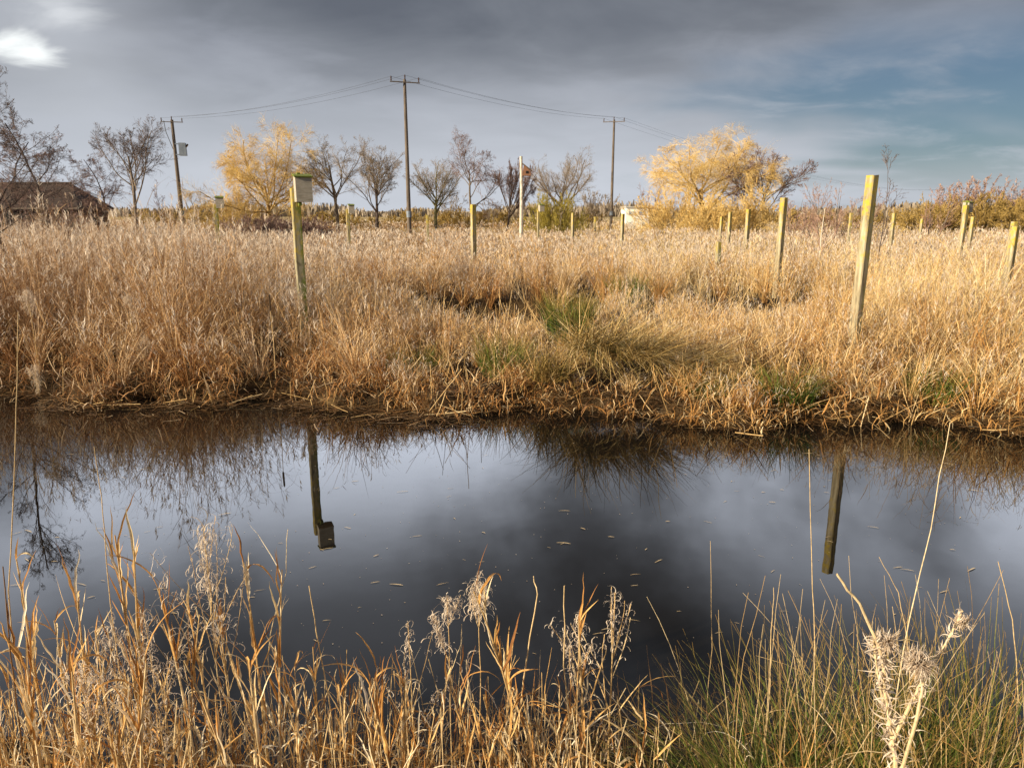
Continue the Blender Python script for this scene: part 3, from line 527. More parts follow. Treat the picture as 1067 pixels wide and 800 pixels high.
T(277,140,60,'willow_tree',WILLOW,'bark_willow','tw_gold','broad golden willow with drooping twigs, left of centre',seed=21,tr=.17,minr=.0042,W=8.4)
T(348,149,64,'bare_tree',OAK,'bark_grey','tw_grey','greyish bare tree touching the left golden willow',seed=10,tr=.17,minr=.0042,W=5.6)
T(388,152,60,'bare_tree',OAK,'bark_dark','tw_grey','twin stemmed bare tree left of the tall central pole',seed=12,tr=.13,stems=2,stemspread=.5,minr=.0042,W=4.6)
T(452,168,66,'bare_tree',FAN,'bark_green','tw_grey','small round bare tree with fanning green limbs right of the central pole',seed=13,tr=.15,minr=.0042,W=4.4)
T(497,140,62,'bare_tree',OAK,'bark_grey','tw_purple','taller slim bare tree left of the owl box pole',seed=31,tr=.13,minr=.0042,W=4.8)
T(528,170,66,'bare_tree',FAN,'bark_dark','tw_purple','low leaning bare tree just behind the owl box pole',seed=32,tr=.11,lean=(.25,0),minr=.008,W=3.6)
T(586,163,72,'bare_tree',FAN,'bark_grey','tw_grey','wide bare tree rising behind the olive bush',seed=33,tr=.18,minr=.0042,W=6.6)
T(578,205,52,'willow_bush',SHRUB,'bark_green','tw_olive','rounded olive yellow bush right of the owl box pole',cat='bush',seed=34,stems=60,stemspread=1.4,tr=.02,minr=.009,W=4.6)
T(742,140,60,'willow_tree',WILLOW2,'bark_willow','tw_gold','largest golden willow with arching limbs, right of centre',seed=41,tr=.20,minr=.0042,W=9.2)
T(797,160,58,'willow_tree',FAN,'bark_grey','tw_purple','purplish bare willow leaning right beside the largest golden one',seed=42,tr=.13,lean=(.12,0),minr=.009,W=6.4)
for px,py,D,sd,lb in((700,192,54,43,'golden willow bush at the left foot of the largest willow'),(740,205,52,44,'low golden bush under the middle of the largest willow'),(778,192,53,45,'golden bush at the right foot of the largest willow')):
    T(px,py,D,'willow_bush',SHRUB,'bark_willow','tw_gold',lb,cat='bush',seed=sd,stems=42,stemspread=1.0,tr=.025,minr=.010)
T(680,188,72,'bare_sapling',WHIP,'bark_grey','tw_pink','pale upright sapling left of the golden bushes',seed=46,stems=5,stemspread=.4,tr=.05,minr=.012)
for i,(px,py,D) in enumerate(((845,186,40),(862,200,34),(880,190,38),(900,196,42),(832,205,36),(975,196,40))):
    lbs=['pinkish birch sapling right of the purplish willow','short pinkish birch sapling in front of the pale crooked stem','pinkish birch sapling just left of the tallest post','pinkish birch sapling behind the tallest post','smallest pinkish birch sapling beside the second tallest post','reddish sapling in front of the far right hedge']
    T(px,py,D,'birch_sapling',WHIP,'bark_grey','tw_pink',lbs[i],seed=50+i,stems=4,stemspread=.6,tr=.03,minr=.006,cat='sapling')
T(930,150,21,'bare_sapling',WHIP,'bark_dark','tw_dark','thin dark sapling with a few clinging leaves right of the tallest post',seed=60,tr=.022,minr=.0045,lean=(.03,0),cat='sapling')
T(857,208,20,'pale_sapling',WHIP,'bark_pale','tw_pink','crooked pale white stem between the two tallest posts',seed=61,tr=.035,minr=.005,cat='sapling')
# far scrub behind the marsh and the hedge at the right
def shrubrow(items,name,twig,cat,group,stems,sprd,seed,tr=.03,minr=.014,spec=SHRUB):
    proto=None
    for i,(px,py,D,lb) in enumerate(items):
        l,h=tp(px,py,D)
        if proto is None or i%3==0:
            proto=tree(name,l,h,spec,M['bark_grey'],M[twig],lb,cat,group,stems,sprd,tr,seed+i,minr=minr); ph=h; o=proto
        else:
            o=copy_tree(proto); o.location=l; k=h/ph; o.scale=(k*random.uniform(.9,1.2),k,k); o.rotation_euler=(0,0,random.uniform(0,6.28)); o['label']=lb
hl='olive brown shrub in the dense hedge at the far right of the marsh'
shrubrow([(px,203+random.uniform(-3,5),56+random.uniform(-2,3),hl) for px in range(972,1130,19)],'hedge_shrub','tw_ochre','shrub','shrubs of the far right hedge',46,1.25,70)
hl='reddish whippy sapling standing above the far right hedge'
shrubrow([(px,184+random.uniform(-5,7),60,hl) for px in (985,1003,1020,1036,1052,1070)],'hedge_sapling','tw_pink','sapling','saplings above the far right hedge',6,.35,80,spec=WHIP)
hl='low brown shrub in the scrub line behind the marsh'
shrubrow([(px,221+random.uniform(-5,5),86+random.uniform(-6,6),hl) for px in list(range(150,230,24))+list(range(318,640,23))+[690]+list(range(800,960,22))],'scrub_shrub','tw_ochre','shrub','low shrubs behind the marsh',26,1.5,90,minr=.02)
hl='pale leafless sapling on the skyline between the poles'
shrubrow([(px,195+random.uniform(-6,9),88,hl) for px in (470,512,541,612,627)],'skyline_sapling','tw_grey','sapling','saplings on the skyline',7,.45,110,spec=WHIP,minr=.014)
hl='brown bramble bush below the left golden willow'
shrubrow([(px,222+random.uniform(-3,3),42,hl) for px in (255,272,290,306,322)],'bramble_bush','tw_purple','bush','brambles below the left golden willow',22,1.3,120,minr=.009)
hl='reddish brushwood in front of the barn'
shrubrow([(px,208+random.uniform(-8,8),38,hl) for px in (6,40,70)],'brushwood_shrub','tw_purple','shrub','brushwood in front of the barn',14,1.0,130,minr=.008)
# far-off woodland line
rng=np.random.default_rng(77)
b=MB(); n=15000; x=rng.uniform(-420,420,n); y=rng.uniform(250,300,n); hh=(3.6+1.2*np.sin(x*.05)+.9*np.sin(x*.17+1))*rng.uniform(.5,1.1,n)
q=arcs(np.stack([x,y,np.full(n,.2)],1),rng.uniform(0,6.28,n),hh,np.abs(rng.normal(0,.2,n)),rng.normal(0,.4,n),3); b.ribbons(q,np.array([.6,.9,.9,.3])[None]*np.ones((n,1)),rng.random(n),0)
M['farwood']=twigm('far_wood',(.24,.20,.15),(.32,.27,.21),(.40,.34,.28))  # paled twig tones, distance haze put into the colour
tag(b.build('far_woodland',M['farwood']),'thin line of distant bare woodland along the horizon','woodland',kind='stuff')
# ------------------------------------------------------------------ barn and shed
a=P(-60,232,52); e=P(114,232,56); x0,x1=a.x-6,e.x; zr=P(60,196,54).z; ze=P(60,217,52).z; y0,y1=52,56; ym=(y0+y1)/2
r=empty('barn',((x0+x1)/2,ym,.3)); tag(r,'dark brown low barn with a hipped roof behind the brushwood','barn'); hx=(x1-x0)/2; hy=2.0; eh=ze-.3; rh=zr-.1
b=MB(); b.box((0,0,eh/2-.15),(2*hx,2*hy,eh+.3)); w_=b.build('wall',M['barnwall'],r)
o=.35; b=MB(); V=[(-hx-o,-hy-o,eh-.08),(hx+o,-hy-o,eh-.08),(hx+o,hy+o,eh-.08),(-hx-o,hy+o,eh-.08),(-hx+2,0,rh),(hx-1.3,0,rh)]
V+= [(x,y,z+.1) for x,y,z in V]
b.add(V,[(0+6,1+6,5+6,4+6),(2+6,3+6,4+6,5+6),(1+6,2+6,5+6,5+6),(3+6,0+6,4+6,4+6),(0,1,7,6),(1,2,8,7),(2,3,9,8),(3,0,6,9),(3,2,1,0)],.5,.5); rf=b.build('roof',M['barnroof'],r)
b=MB(); b.tubes(np.array([[[-hx+2,0,rh+.12],[hx-1.3,0,rh+.12]]]),np.array([[.12,.12]]),np.array([.5]),6); b.build('ridge_tiles',M['barnroof'],rf)
b=MB(); b.box((hx-4.5,-hy-.03,1.0),(1.6,.08,2.1)); b.build('door',M['black'],r)
b=MB(); b.box((0,-hy-o-.05,eh-.02),(2*hx+.7,.1,.1)); b.build('gutter',M['pole'],rf)
a=P(650,216,84); c=P(673,224,84); r=empty('white_shed',((a.x+c.x)/2,84,.3)); tag(r,'low white shed on the skyline right of the right hand utility pole','shed'); w=c.x-a.x; h=a.z-.3
b=MB(); b.box((0,0,h/2-.1),(w,4,h)); b.build('wall',M['white'],r)
b=MB(); b.box((0,0,h+.0),(w*1.06,4.3,.16)); b.build('roof',M['shedroof'],r)
for k in(-.25,.2):
    b=MB(); b.box((w*k,-2.02,h*.72),(.7,.06,.4)); b.build('window',M['metal'],r)
# ------------------------------------------------------------------ foreground plants
rng=np.random.default_rng(5)
def gz(x,y): return float(height(np.array(x),np.array(y)))
def reedstem_mesh(h,seed):
    """dry canary grass: jointed stem, sheaths, upright pointed leaves, some drooping"""
    global rng; rng=np.random.default_rng(seed); B=MB(); C=MB()
    p=arcs(np.zeros((1,3)),rng.uniform(0,6.28,1),np.array([h]),np.abs(rng.normal(0,.05,1)),rng.normal(.1,.12,1),12,.012)
    rad=np.linspace(.0042,.0018,13)[None].copy(); rad[0,[3,6,9]]*=1.5
    B.tubes(p,rad,rng.uniform(.3,.9,1),6)
    n=int(rng.integers(11,18)); t=np.concatenate([rng.uniform(.25,.85,n-5),rng.uniform(.8,.99,5)])
    k=np.clip((t*12).astype(int),0,11); fr=(t*12-k)[:,None]; s=p[0,k]*(1-fr)+p[0,k+1]*fr
    L=rng.uniform(.06,.19,n); curl=np.where(rng.random(n)<.2,rng.uniform(1.2,3.6,n),rng.uniform(-.3,.5,n)); az=rng.uniform(0,6.28,n)
    q=arcs(s,az,L,rng.uniform(.05,.5,n),curl,8,.14); w=rng.uniform(.004,.010,n)
    tw=az[:,None]+math.pi/2+np.linspace(0,1,9)[None]*rng.normal(0,1.0,n)[:,None]
    side=np.stack([-np.sin(az),np.cos(az),rng.normal(0,.3,n)],1)
    C.ribbons(q,w[:,None]*np.array([.45,.8,1,1,.95,.8,.6,.35,.04])[None],rng.random(n),0,side=norm(side),fold=.22)
    # sheaths hugging the stem
    s2=p[0,[2,5,8]]; q2=arcs(s2,rng.uniform(0,6.28,3),np.full(3,h*.14),rng.uniform(.02,.09,3),rng.uniform(0,.2,3),3); C.ribbons(q2,np.full((3,4),.008)*np.array([1,1,.8,.2])[None],rng.random(3),0,fold=.5)
    return B.mesh('stem',M['straw']),C.mesh('leaves',M['ochre'])
stemprotos=[reedstem_mesh(h,200+i) for i,h in enumerate((.75,.85,.95,.65,.9,.8,.7,1.0,.88,.6,.78,.92))]
def place_stem(px,py,D,i,group,label,cat='dead grass stem'):
    sm,lm=stemprotos[i%12]; t=P(px,py,D); hs=(.75,.85,.95,.65,.9,.8,.7,1.0,.88,.6,.78,.92)[i%12]; g=gz(t.x,D); k=max(.45,(t.z-g+.03)/hs)
    r=empty('grass_stem',(t.x,D,g-.03),random.uniform(0,6.28)); r.scale=(min(k,1.25),min(k,1.25),k); tag(r,label,cat,group); link('stem',sm,r); link('leaves',lm,r)
gl='ochre dead grass stem with pointed dry leaves in the left foreground'
T(247,196,58,'willow_bush',SHRUB,'bark_willow','tw_gold','small golden bush at the left foot of the left willow',cat='bush',seed=47,stems=30,stemspread=1.0,tr=.018,minr=.009)
rng=np.random.default_rng(6)
ov='ochre dead grass stem with pointed dry leaves below the middle of the pond'
i=0
for px,py,D in ((118,562,2.2),(128,570,2.1),(8,580,2.1),(185,618,2.2),(262,600,2.15),(272,622,2.0),(255,640,2.3),(165,640,2.0),(60,640,2.2),(75,625,2.1),(310,680,2.2),(325,672,2.1),(230,650,2.3),(205,630,2.1),(98,660,1.9),(140,645,2.2)):
    place_stem(px,py,D,i,'ochre stems in the left foreground',gl); i+=1
for _ in range(62):
    place_stem(random.uniform(-25,335),random.uniform(672,790),random.uniform(1.7,2.35),random.randrange(12),'ochre stems in the left foreground',gl)
for _ in range(58):
    place_stem(random.uniform(335,600),random.uniform(705,800),random.uniform(1.7,2.3),random.randrange(12),'ochre stems below the middle of the pond',ov)
for px,py,D in ((548,590,2.1),(570,665,2.1),(613,625,2.2),(520,680,2.2),(395,700,2.0),(420,710,2.1),(450,715,2.0)):
    place_stem(px,py,D,i,'ochre stems below the middle of the pond',ov); i+=1
for _ in range(5):
    place_stem(random.uniform(610,700),random.uniform(725,800),random.uniform(1.7,2.3),random.randrange(12),'ochre stems below the middle of the pond',ov)
# understorey in the near bank
def understorey():
    b=MB(); n=2100; x=rng.uniform(-2.6,.55,n); y=rng.uniform(1.1,2.5,n); x=x+0; z=height(x,y)
    q=arcs(np.stack([x,y,z],1),rng.uniform(0,6.28,n),rng.uniform(.12,.5,n)*(1-.35*ss(-.1,.7,x)),np.abs(rng.normal(.1,.25,n)),rng.normal(.5,.7,n),6,.05)
    b.ribbons(q,rng.uniform(.002,.006,n)[:,None]*np.array([1,1,1,.9,.7,.4,.1])[None],rng.random(n),0,fold=.2)
    n=1100; x=rng.uniform(-2.6,.5,n); y=rng.uniform(1.2,2.5,n); z=height(x,y)+rng.uniform(.05,.4,n)
    q=arcs(np.stack([x,y,z],1),rng.uniform(0,6.28,n),rng.uniform(.08,.25,n),rng.uniform(.2,1.8,n),rng.uniform(-.5,2.5,n),6,.08)
    b.ribbons(q,rng.uniform(.005,.012,n)[:,None]*np.array([.5,1,1,.9,.7,.4,.1])[None],rng.random(n),0,fold=.2)
    # fine pale stalks
    n=420; x=rng.uniform(-2.6,.7,n); y=rng.uniform(1.2,2.5,n); z=height(x,y)
    q=arcs(np.stack([x,y,z],1),rng.uniform(0,6.28,n),rng.uniform(.3,.65,n)*(1-.4*ss(-.1,.7,x)),np.abs(rng.normal(0,.15,n)),rng.normal(.1,.2,n),5,.03)
    b.tubes(q,np.full((n,6),.0014),rng.random(n)*.5+.5,3,1)
    # dark submerged and drooping blades at the water edge
    n=900; x=rng.uniform(-.8,1.3,n); y=nshore(x)+rng.uniform(-.2,.35,n); z=np.zeros(n)
    q=arcs(np.stack([x,y,z],1),rng.uniform(0,6.28,n),rng.uniform(.1,.4,n),rng.uniform(.2,1.3,n),rng.uniform(0,1.2,n),5,.05); q[...,2]=np.maximum(q[...,2],.006)
    b.ribbons(q,rng.uniform(.002,.006,n)[:,None]*np.array([1,1,1,.8,.4,.1])[None],rng.random(n),2)
    return b.build('dead_grass',[M['ochre'],M['straw'],M['litter']])
def undergrowth():
    b=MB(); n=1500; x=rng.uniform(.75,2.7,n); y=rng.uniform(1.2,2.45,n); z=height(x,y)+rng.uniform(0,.35,n)
    q=arcs(np.stack([x,y,z],1),rng.uniform(0,6.28,n),rng.uniform(.10,.34,n),rng.uniform(.1,1.6,n),rng.uniform(-.4,3.4,n),8,.16)
    b.ribbons(q,rng.uniform(.0016,.0042,n)[:,None]*np.array([.6,1,1,1,.9,.8,.6,.4,.1])[None],rng.random(n),0,fold=.2)
    n=260; x=rng.uniform(.7,2.7,n); y=rng.uniform(1.3,2.5,n); z=height(x,y)
    q=arcs(np.stack([x,y,z],1),rng.uniform(0,6.28,n),rng.uniform(.45,.95,n),np.abs(rng.normal(0,.25,n)),rng.normal(.1,.4,n),7,.06)
    b.tubes(q,np.linspace(.0017,.0008,8)[None]*np.ones((n,1)),rng.random(n),3,1)
    return b.build('dead_grass',[M['ochre'],M['straw']])
tag(undergrowth(),'curled straw coloured dead grass tangled through the rushes of the right foreground','dead grass',kind='stuff')
tag(understorey(),'matted dead grass filling the near bank below the pond','dead grass',kind='stuff')
# willowherb with curled open seed pods
def willowherb(pts,D,label,curl=60,spread=.05,top=.35,nbr=9,seed=1,r=.0028,size=.035,side=.14,name='willowherb'):
    """pts: list of tips; the plant stands on the ground under the first"""
    global rng; rng=np.random.default_rng(seed); t=P(*pts[0],D); g=gz(t.x,D); h=t.z-g
    root=empty(name,(t.x,D,g)); tag(root,label,'dead wildflower'); B=MB(); C=MB()
    p=arcs(np.array([[0,0,-.03]]),rng.uniform(0,6.28,1),np.array([h+.03]),np.array([.0]),rng.normal(.0,.06,1),14,.02); p[0]+=np.linspace(0,1,15)[:,None]*(np.array([0,0,h])-p[0,-1])[None]
    B.tubes(p,np.linspace(r,r*.45,15)[None],rng.uniform(.4,.9,1),6)
    tt=rng.uniform(1-top*1.6,1-.12,nbr); k=(tt*14).astype(int); fr=(tt*14-k)[:,None]; s=p[0,k]*(1-fr)+p[0,k+1]*fr
    L=(1.05-tt)*h*.6+side*rng.uniform(.4,1,nbr)
    br=arcs(s,rng.uniform(0,6.28,nbr),L,rng.uniform(.3,.75,nbr),rng.uniform(-.5,.2,nbr),6,.05); B.tubes(br,np.linspace(r*.5,r*.3,7)[None]*np.ones((nbr,1)),rng.uniform(.4,.9,nbr),4)
    # curls on top of main stem and on the branches
    def curls(path,n,t0):
        m=len(path); idx=rng.integers(0,m,n); t=rng.uniform(t0,1,n); K=path.shape[1]-1; k=np.clip((t*K).astype(int),0,K-1); fr=(t*K-k)[:,None]
        s=path[idx,k]*(1-fr)+path[idx,k+1]*fr
        q=arcs(s,rng.uniform(0,6.28,n),rng.uniform(.6,1.6,n)*size*2,rng.uniform(0,1.2,n),rng.uniform(1.5,6.5,n)*rng.choice([1,1,-1],n),9,.22)
        C.ribbons(q,np.full((n,10),1.)*rng.uniform(.0012,.003,n)[:,None],rng.random(n)*.6+.4,0)
    curls(p,curl,1-top*.5); C.build('seed_head',M['fluff'],root)
    for q_ in range(nbr): C=MB(); curls(br[q_:q_+1],max(6,curl*2//nbr),.25); C.build('seed_head',M['fluff'],root)
    C=MB()
    # withered leaves down the stem
    n=12; t=rng.uniform(.2,1-top,n); k=(t*14).astype(int); q=arcs(p[0,k],rng.uniform(0,6.28,n),rng.uniform(.05,.11,n),rng.uniform(.6,1.6,n),rng.uniform(.5,3,n),6,.1); C.ribbons(q,np.full((n,7),.005),rng.random(n)*.7,0)
    B.build('stem',M['straw'],root); C.build('leaves',M['fluff'],root); return root
willowherb([(212,549)],2.2,'tallest pale willowherb with a wide tangle of curled seed pods, left foreground',130,seed=301,nbr=16,top=.42,side=.12,size=.03)
willowherb([(498,602)],2.2,'willowherb with a single white curled head above the dead grass, centre foreground',75,seed=302,nbr=3,top=.22,side=.02,size=.022)
willowherb([(466,622)],2.25,'willowherb with a drooping white head just left of the tallest centre one',70,seed=303,nbr=3,top=.22,side=.03,size=.022)
willowherb([(641,617)],2.2,'branching white willowherb rightmost of those in the centre foreground',60,seed=304,nbr=9,top=.42,side=.05,size=.018,r=.0042)
willowherb([(604,640)],2.15,'short willowherb with curled white heads beside the branching one',55,seed=305,nbr=4,top=.3,side=.04,size=.02)
willowherb([(425,648)],2.2,'spindly willowherb left of the drooping white head',36,seed=306,nbr=5,top=.4,side=.05,size=.02)
willowherb([(150,640)],2.0,'low pale willowherb among the ochre stems at far left',70,seed=307,nbr=9,top=.5,side=.07,size=.022)
willowherb([(112,655)],1.9,'pale tangled willowherb leaning left of the low one in the left foreground',80,seed=308,nbr=10,top=.6,side=.07,size=.022)
willowherb([(85,690)],1.8,'smallest bleached willowherb near the left corner of the pond edge',80,seed=309,nbr=10,top=.6,side=.07,size=.022)
willowherb([(28,303)],9.3,'white fluffy seed head in the tall reeds near the left edge',150,seed=321,nbr=6,top=.25,size=.05,side=.05,r=.006)
willowherb([(36,380)],8.9,'low white fluffy seed head above the water at the left edge',110,seed=322,nbr=5,top=.5,size=.045,side=.05,r=.006)
willowherb([(134,308)],9.4,'white feathery seed head in the reeds left of the mossy nest box post',90,seed=323,nbr=3,top=.3,size=.04,side=.02,r=.006)
willowherb([(150,350)],9.1,'short white seed head in the tangle at the left of the far bank',80,seed=324,nbr=3,top=.4,size=.04,side=.02,r=.006)
for k_,(px_,py_) in enumerate(((652,300),(664,302),(672,299),(688,315),(700,318))):
    willowherb([(px_,py_)],12.2,('leftmost','second','third','fourth','rightmost')[k_]+' of the pale feathery stalks beyond the shaggy tussocks',70,seed=330+k_,nbr=3,top=.5,size=.06,side=.03,r=.007)
r_=empty('reedmace',P(283,340,9.0)); r_.location.z=.2; tag(r_,'single dark tipped reedmace stalk beside the mossy nest box post','reedmace')
hh_=P(283,306,9.0).z-.2; b=MB(); b.tubes(np.array([[[0,0,0],[.01,0,hh_*.5],[0,0,hh_-.2]]]),np.array([[.006,.005,.004]]),np.array([.6]),5); b.build('stem',M['straw'],r_)
b=MB(); b.tubes(np.array([[[0,0,hh_-.22],[0,0,hh_-.2],[0,0,hh_-.1],[0,0,hh_-.02],[0,0,hh_]]]),np.array([[.004,.013,.014,.013,.003]]),np.array([.1]),7); b.build('seed_spike',M['litter'],r_)
# single bare stalks traced in the foreground: (list of photo points, depth, radius)
def stalk(pts,D,r,label,seed,mat='straw',leaf=False,rv=.7):
    global rng; rng=np.random.default_rng(seed); W=[P(x,y,d) for (x,y),d in zip(pts,D)]; base=W[-1].copy(); base.z=gz(W[-1].x,W[-1].y)-.03
    low=Vector((W[-1].x,W[-1].y,base.z)); W=[low]+W[::-1]; o=low; A=np.array([[list(q-o) for q in W]])
    # resample
    n=14; L=np.linspace(0,len(W)-1,n); i=np.clip(L.astype(int),0,len(W)-2); f=(L-i)[:,None]; Q=A[0][i]*(1-f)+A[0][i+1]*f; Q[1:-1]+=rng.normal(0,.0012,(n-2,3))
    b=MB(); b.tubes(Q[None],np.linspace(r,r*.5,n)[None],np.array([rv]),6); return tag(b.build('dry_stalk',M[mat],None,o),label,'dry stalk')
stalk([(843,468),(846,600),(850,690)],(2.2,2.2,2.2),.0022,'long thin straight stalk rising over the water left of the tall post reflection',401)
stalk([(990,440),(968,560),(944,660)],(2.3,2.2,2.1),.0024,'long pale stalk slanting right over the water at the right',402,rv=1)
stalk([(300,551),(297,600),(278,672)],(2.4,2.35,2.3),.0020,'short whitish stalk bent at its middle, left of centre',403,rv=1)
stalk([(19,325),(16,470),(8,640)],(2.0,2.0,2.0),.0022,'very long straight stalk crossing the far bank at the left edge',404)
stalk([(98,465),(106,520),(112,610)],(2.2,2.2,2.2),.0020,'slender stalk rising above the ochre stems at left',405)
stalk([(588,610),(588,700),(596,790)],(2.1,2.1,2.1),.0038,'thick straight bare stalk in the centre foreground',406)
stalk([(322,610),(330,660),(345,740)],(2.2,2.2,2.2),.003,'leaning bare stalk left of the centre foreground',407)
stalk([(556,600),(560,620),(546,700),(540,760)],(2.2,2.15,2.1,2.1),.0036,'stout snapped stalk with a hanging tip in the centre foreground',408)
stalk([(3,590),(12,690),(24,790)],(1.9,1.9,1.9),.003,'dark bare stalk leaning at the left edge',409,'litter')
stalk([(806,612),(804,660),(802,720)],(2.1,2.1,2.1),.002,'short straight stalk left of the long thin one',410)
stalk([(1040,585),(1056,650),(1062,740)],(2.2,2.2,2.2),.0024,'brown stalk at the right edge',411)
stalk([(916,580),(938,620),(950,700)],(2.2,2.2,2.2),.002,'brownish stalk leaning left behind the thistle',412)
# near right tussocks of rush
rl=[(765,1.95,330,.60,.8,'leftmost rush tussock of the right foreground, arching out over the water'),
    (825,2.0,440,.64,.65,'dense green rush tussock left of the thistle'),
    (895,2.1,440,.68,.55,'green rush tussock directly behind the thistle'),
    (965,2.05,460,.70,.5,'tall upright rush tussock right of the thistle'),
    (1045,2.1,500,.75,.5,'rush tussock in the right corner of the foreground'),
    (850,1.6,420,.5,.6,'low green tussock in front of the others at the bottom edge'),
    (1000,1.6,480,.55,.55,'low green tussock at the bottom right corner')]
for k,(px,D,nb,L,spd,lb) in enumerate(rl):
    x=PX(px,D,.6); rng=np.random.default_rng(420+k)
    tussock('rush_tussock',(x,D,gz(x,D)),nb,L,spd,M['rush'],0,1,.0040,sweep=(math.pi*.95 if px<780 else None),label=lb,base_r=.17,K=8,up=.08)
# thistle
rng=np.random.default_rng(500)
D=1.45
def W(px,py,d=D): return np.array(P(px,py,d))
foot=W(938,860); g=gz(foot[0],D); root=empty('thistle',(foot[0],D,g)); tag(root,'bleached spiny dead thistle with a tufted head in the right foreground','thistle'); O=np.array([foot[0],D,g])
def poly(pts,n):
    A=np.array(pts); L=np.linspace(0,len(A)-1,n); i=np.clip(L.astype(int),0,len(A)-2); f=(L-i)[:,None]; return (A[i]*(1-f)+A[i+1]*f)[None]
S=MB(); SP=MB()
main=poly([O+[0,0,-.03],W(935,800),W(925,740),W(918,680),W(897,630),W(872,598)],22)-O; main[0,1:-1]+=rng.normal(0,.0012,(20,3)); S.tubes(main,np.linspace(.0055,.0026,22)[None],np.array([.9]),7)
side=poly([W(928,775),W(948,735,1.43),W(966,700,1.42),W(985,672,1.42),W(1003,636,1.42)],16)-O; S.tubes(side,np.linspace(.0045,.002,16)[None],np.array([.9]),7)
s3=poly([W(940,800,1.42),W(955,750,1.4),W(962,712,1.39),W(957,690,1.39)],12)-O; S.tubes(s3,np.linspace(.004,.003,12)[None],np.array([.9]),7)
s4=poly([W(920,730,1.46),W(914,700,1.45),W(910,665,1.45)],8)-O; S.tubes(s4,np.linspace(.003,.002,8)[None],np.array([.9]),6)
S.build('stem',M['straw'],root)
def spines(path,n,t0,t1,L0,L1,w):
    K=path.shape[1]-1; t=rng.uniform(t0,t1,n); k=np.clip((t*K).astype(int),0,K-1); fr=(t*K-k)[:,None]; s=path[0,k]*(1-fr)+path[0,k+1]*fr
    q=arcs(s,rng.uniform(0,6.28,n),rng.uniform(L0,L1,n),rng.uniform(.5,2.0,n),rng.normal(0,1.2,n),5,.15); SP.ribbons(q,w*np.array([.7,1,.9,.6,.3,.05])[None]*rng.uniform(.5,1.3,n)[:,None],rng.uniform(.4,1,n),0,fold=.25)
spines(main,280,.08,.66,.02,.06,.0065); spines(side,90,.1,.7,.012,.035,.004); spines(s4,60,.2,1,.015,.035,.005)
spines(side,60,.8,1,.01,.035,.004); spines(s3,40,.2,1,.015,.04,.004)
SP.build('spiny_leaves',M['fluff'],root)
for c,rr,n in((W(957,690,1.39)-O,.037,480),(W(925,668,1.44)-O,.026,240),(W(1003,648,1.42)-O,.020,170)):
    Hd=MB(); v=norm(rng.normal(0,1,(n,3))); s0=c+v*rr*rng.uniform(.1,.45,n)[:,None]
    q=arcs(s0,np.arctan2(v[:,1],v[:,0]),rr*rng.uniform(.4,1.15,n),np.arccos(np.clip(v[:,2],-1,1)),rng.normal(0,1.3,n),5,.25)
    Hd.ribbons(q,np.array([.0026,.0024,.002,.0015,.001,.0004])[None]*np.ones((n,1)),rng.random(n),0); Hd.build('seed_head',M['fluff'],root)
    Hd=MB(); m_=90; v=norm(rng.normal(0,1,(m_,3))); Hd.ribbons(np.stack([c+v*0,c+v*rr*.25,c+v*rr*.5],1),np.full((m_,3),.004),rng.random(m_)*.6,0); Hd.build('bracts',M['litter'],root)
# ------------------------------------------------------------------ flotsam on the water
rng=np.random.default_rng(900)
protos=[]
for k in range(8):
    b=MB(); L=rng.uniform(.045,.16,1); q=arcs(np.array([[0,0,.0]]),np.array([0.]),L,np.array([1.57]),rng.normal(0,.05,1),5,.06); q[...,2]=.004+np.sin(np.linspace(0,3.1,6))[None]*.003
    b.ribbons(q,rng.uniform(.003,.009)*np.array([[.4,1,1,.9,.7,.2]]),rng.uniform(.5,1,1),0,side=np.array([[0,1.,0]]),fold=.1); protos.append(b.mesh('floating_leaf',M['straw']))
spots=[(290,566),(330,590),(333,572),(395,578),(342,562),(420,610),(455,610),(440,558),(482,583),(505,585),(570,570),(640,560),(672,573),(690,583),(765,512),(742,545),(705,637),(665,610),(745,660),(610,552),(1000,540),(1020,512),(860,560),(90,610),(105,605),(30,585),(150,555),(60,455+130)]
while len(spots)<120:
    spots.append((random.uniform(20,1050),random.uniform(470,690)))
for k,(px,py) in enumerate(spots):
    D=HC/((lambda u:(sp-cp*u)/(cp+sp*u))((400-py)/F)); p=P(px,py,D)
    o=link('floating_leaf',protos[k%8],None,(p.x,p.y,.0)); o.rotation_euler=(0,0,random.gauss(0,.5)+(3.14 if k%2 else 0)); o.scale=[random.uniform(.5,1.0)]*3
    tag(o,'small pale leaf fragment floating on the open pond','floating leaf','leaf fragments floating on the pond')
b=MB(); n=600; y=rng.uniform(3.0,8,n); x=rng.uniform(-1,1,n)*y*.75; s=rng.uniform(.0015,.006,n); a=rng.uniform(0,6.28,n)
q=arcs(np.stack([x,y,np.full(n,.004)],1),a,s*1.6,np.full(n,1.57),np.zeros(n),2); b.ribbons(q,s[:,None]*np.array([.6,1,.5])[None],rng.random(n),0,side=np.stack([-np.sin(a),np.cos(a),np.zeros(n)],1))
tag(b.build('floating_specks',M['fluff']),'scattered pale specks of seed fluff on the water','seed fluff',kind='stuff')
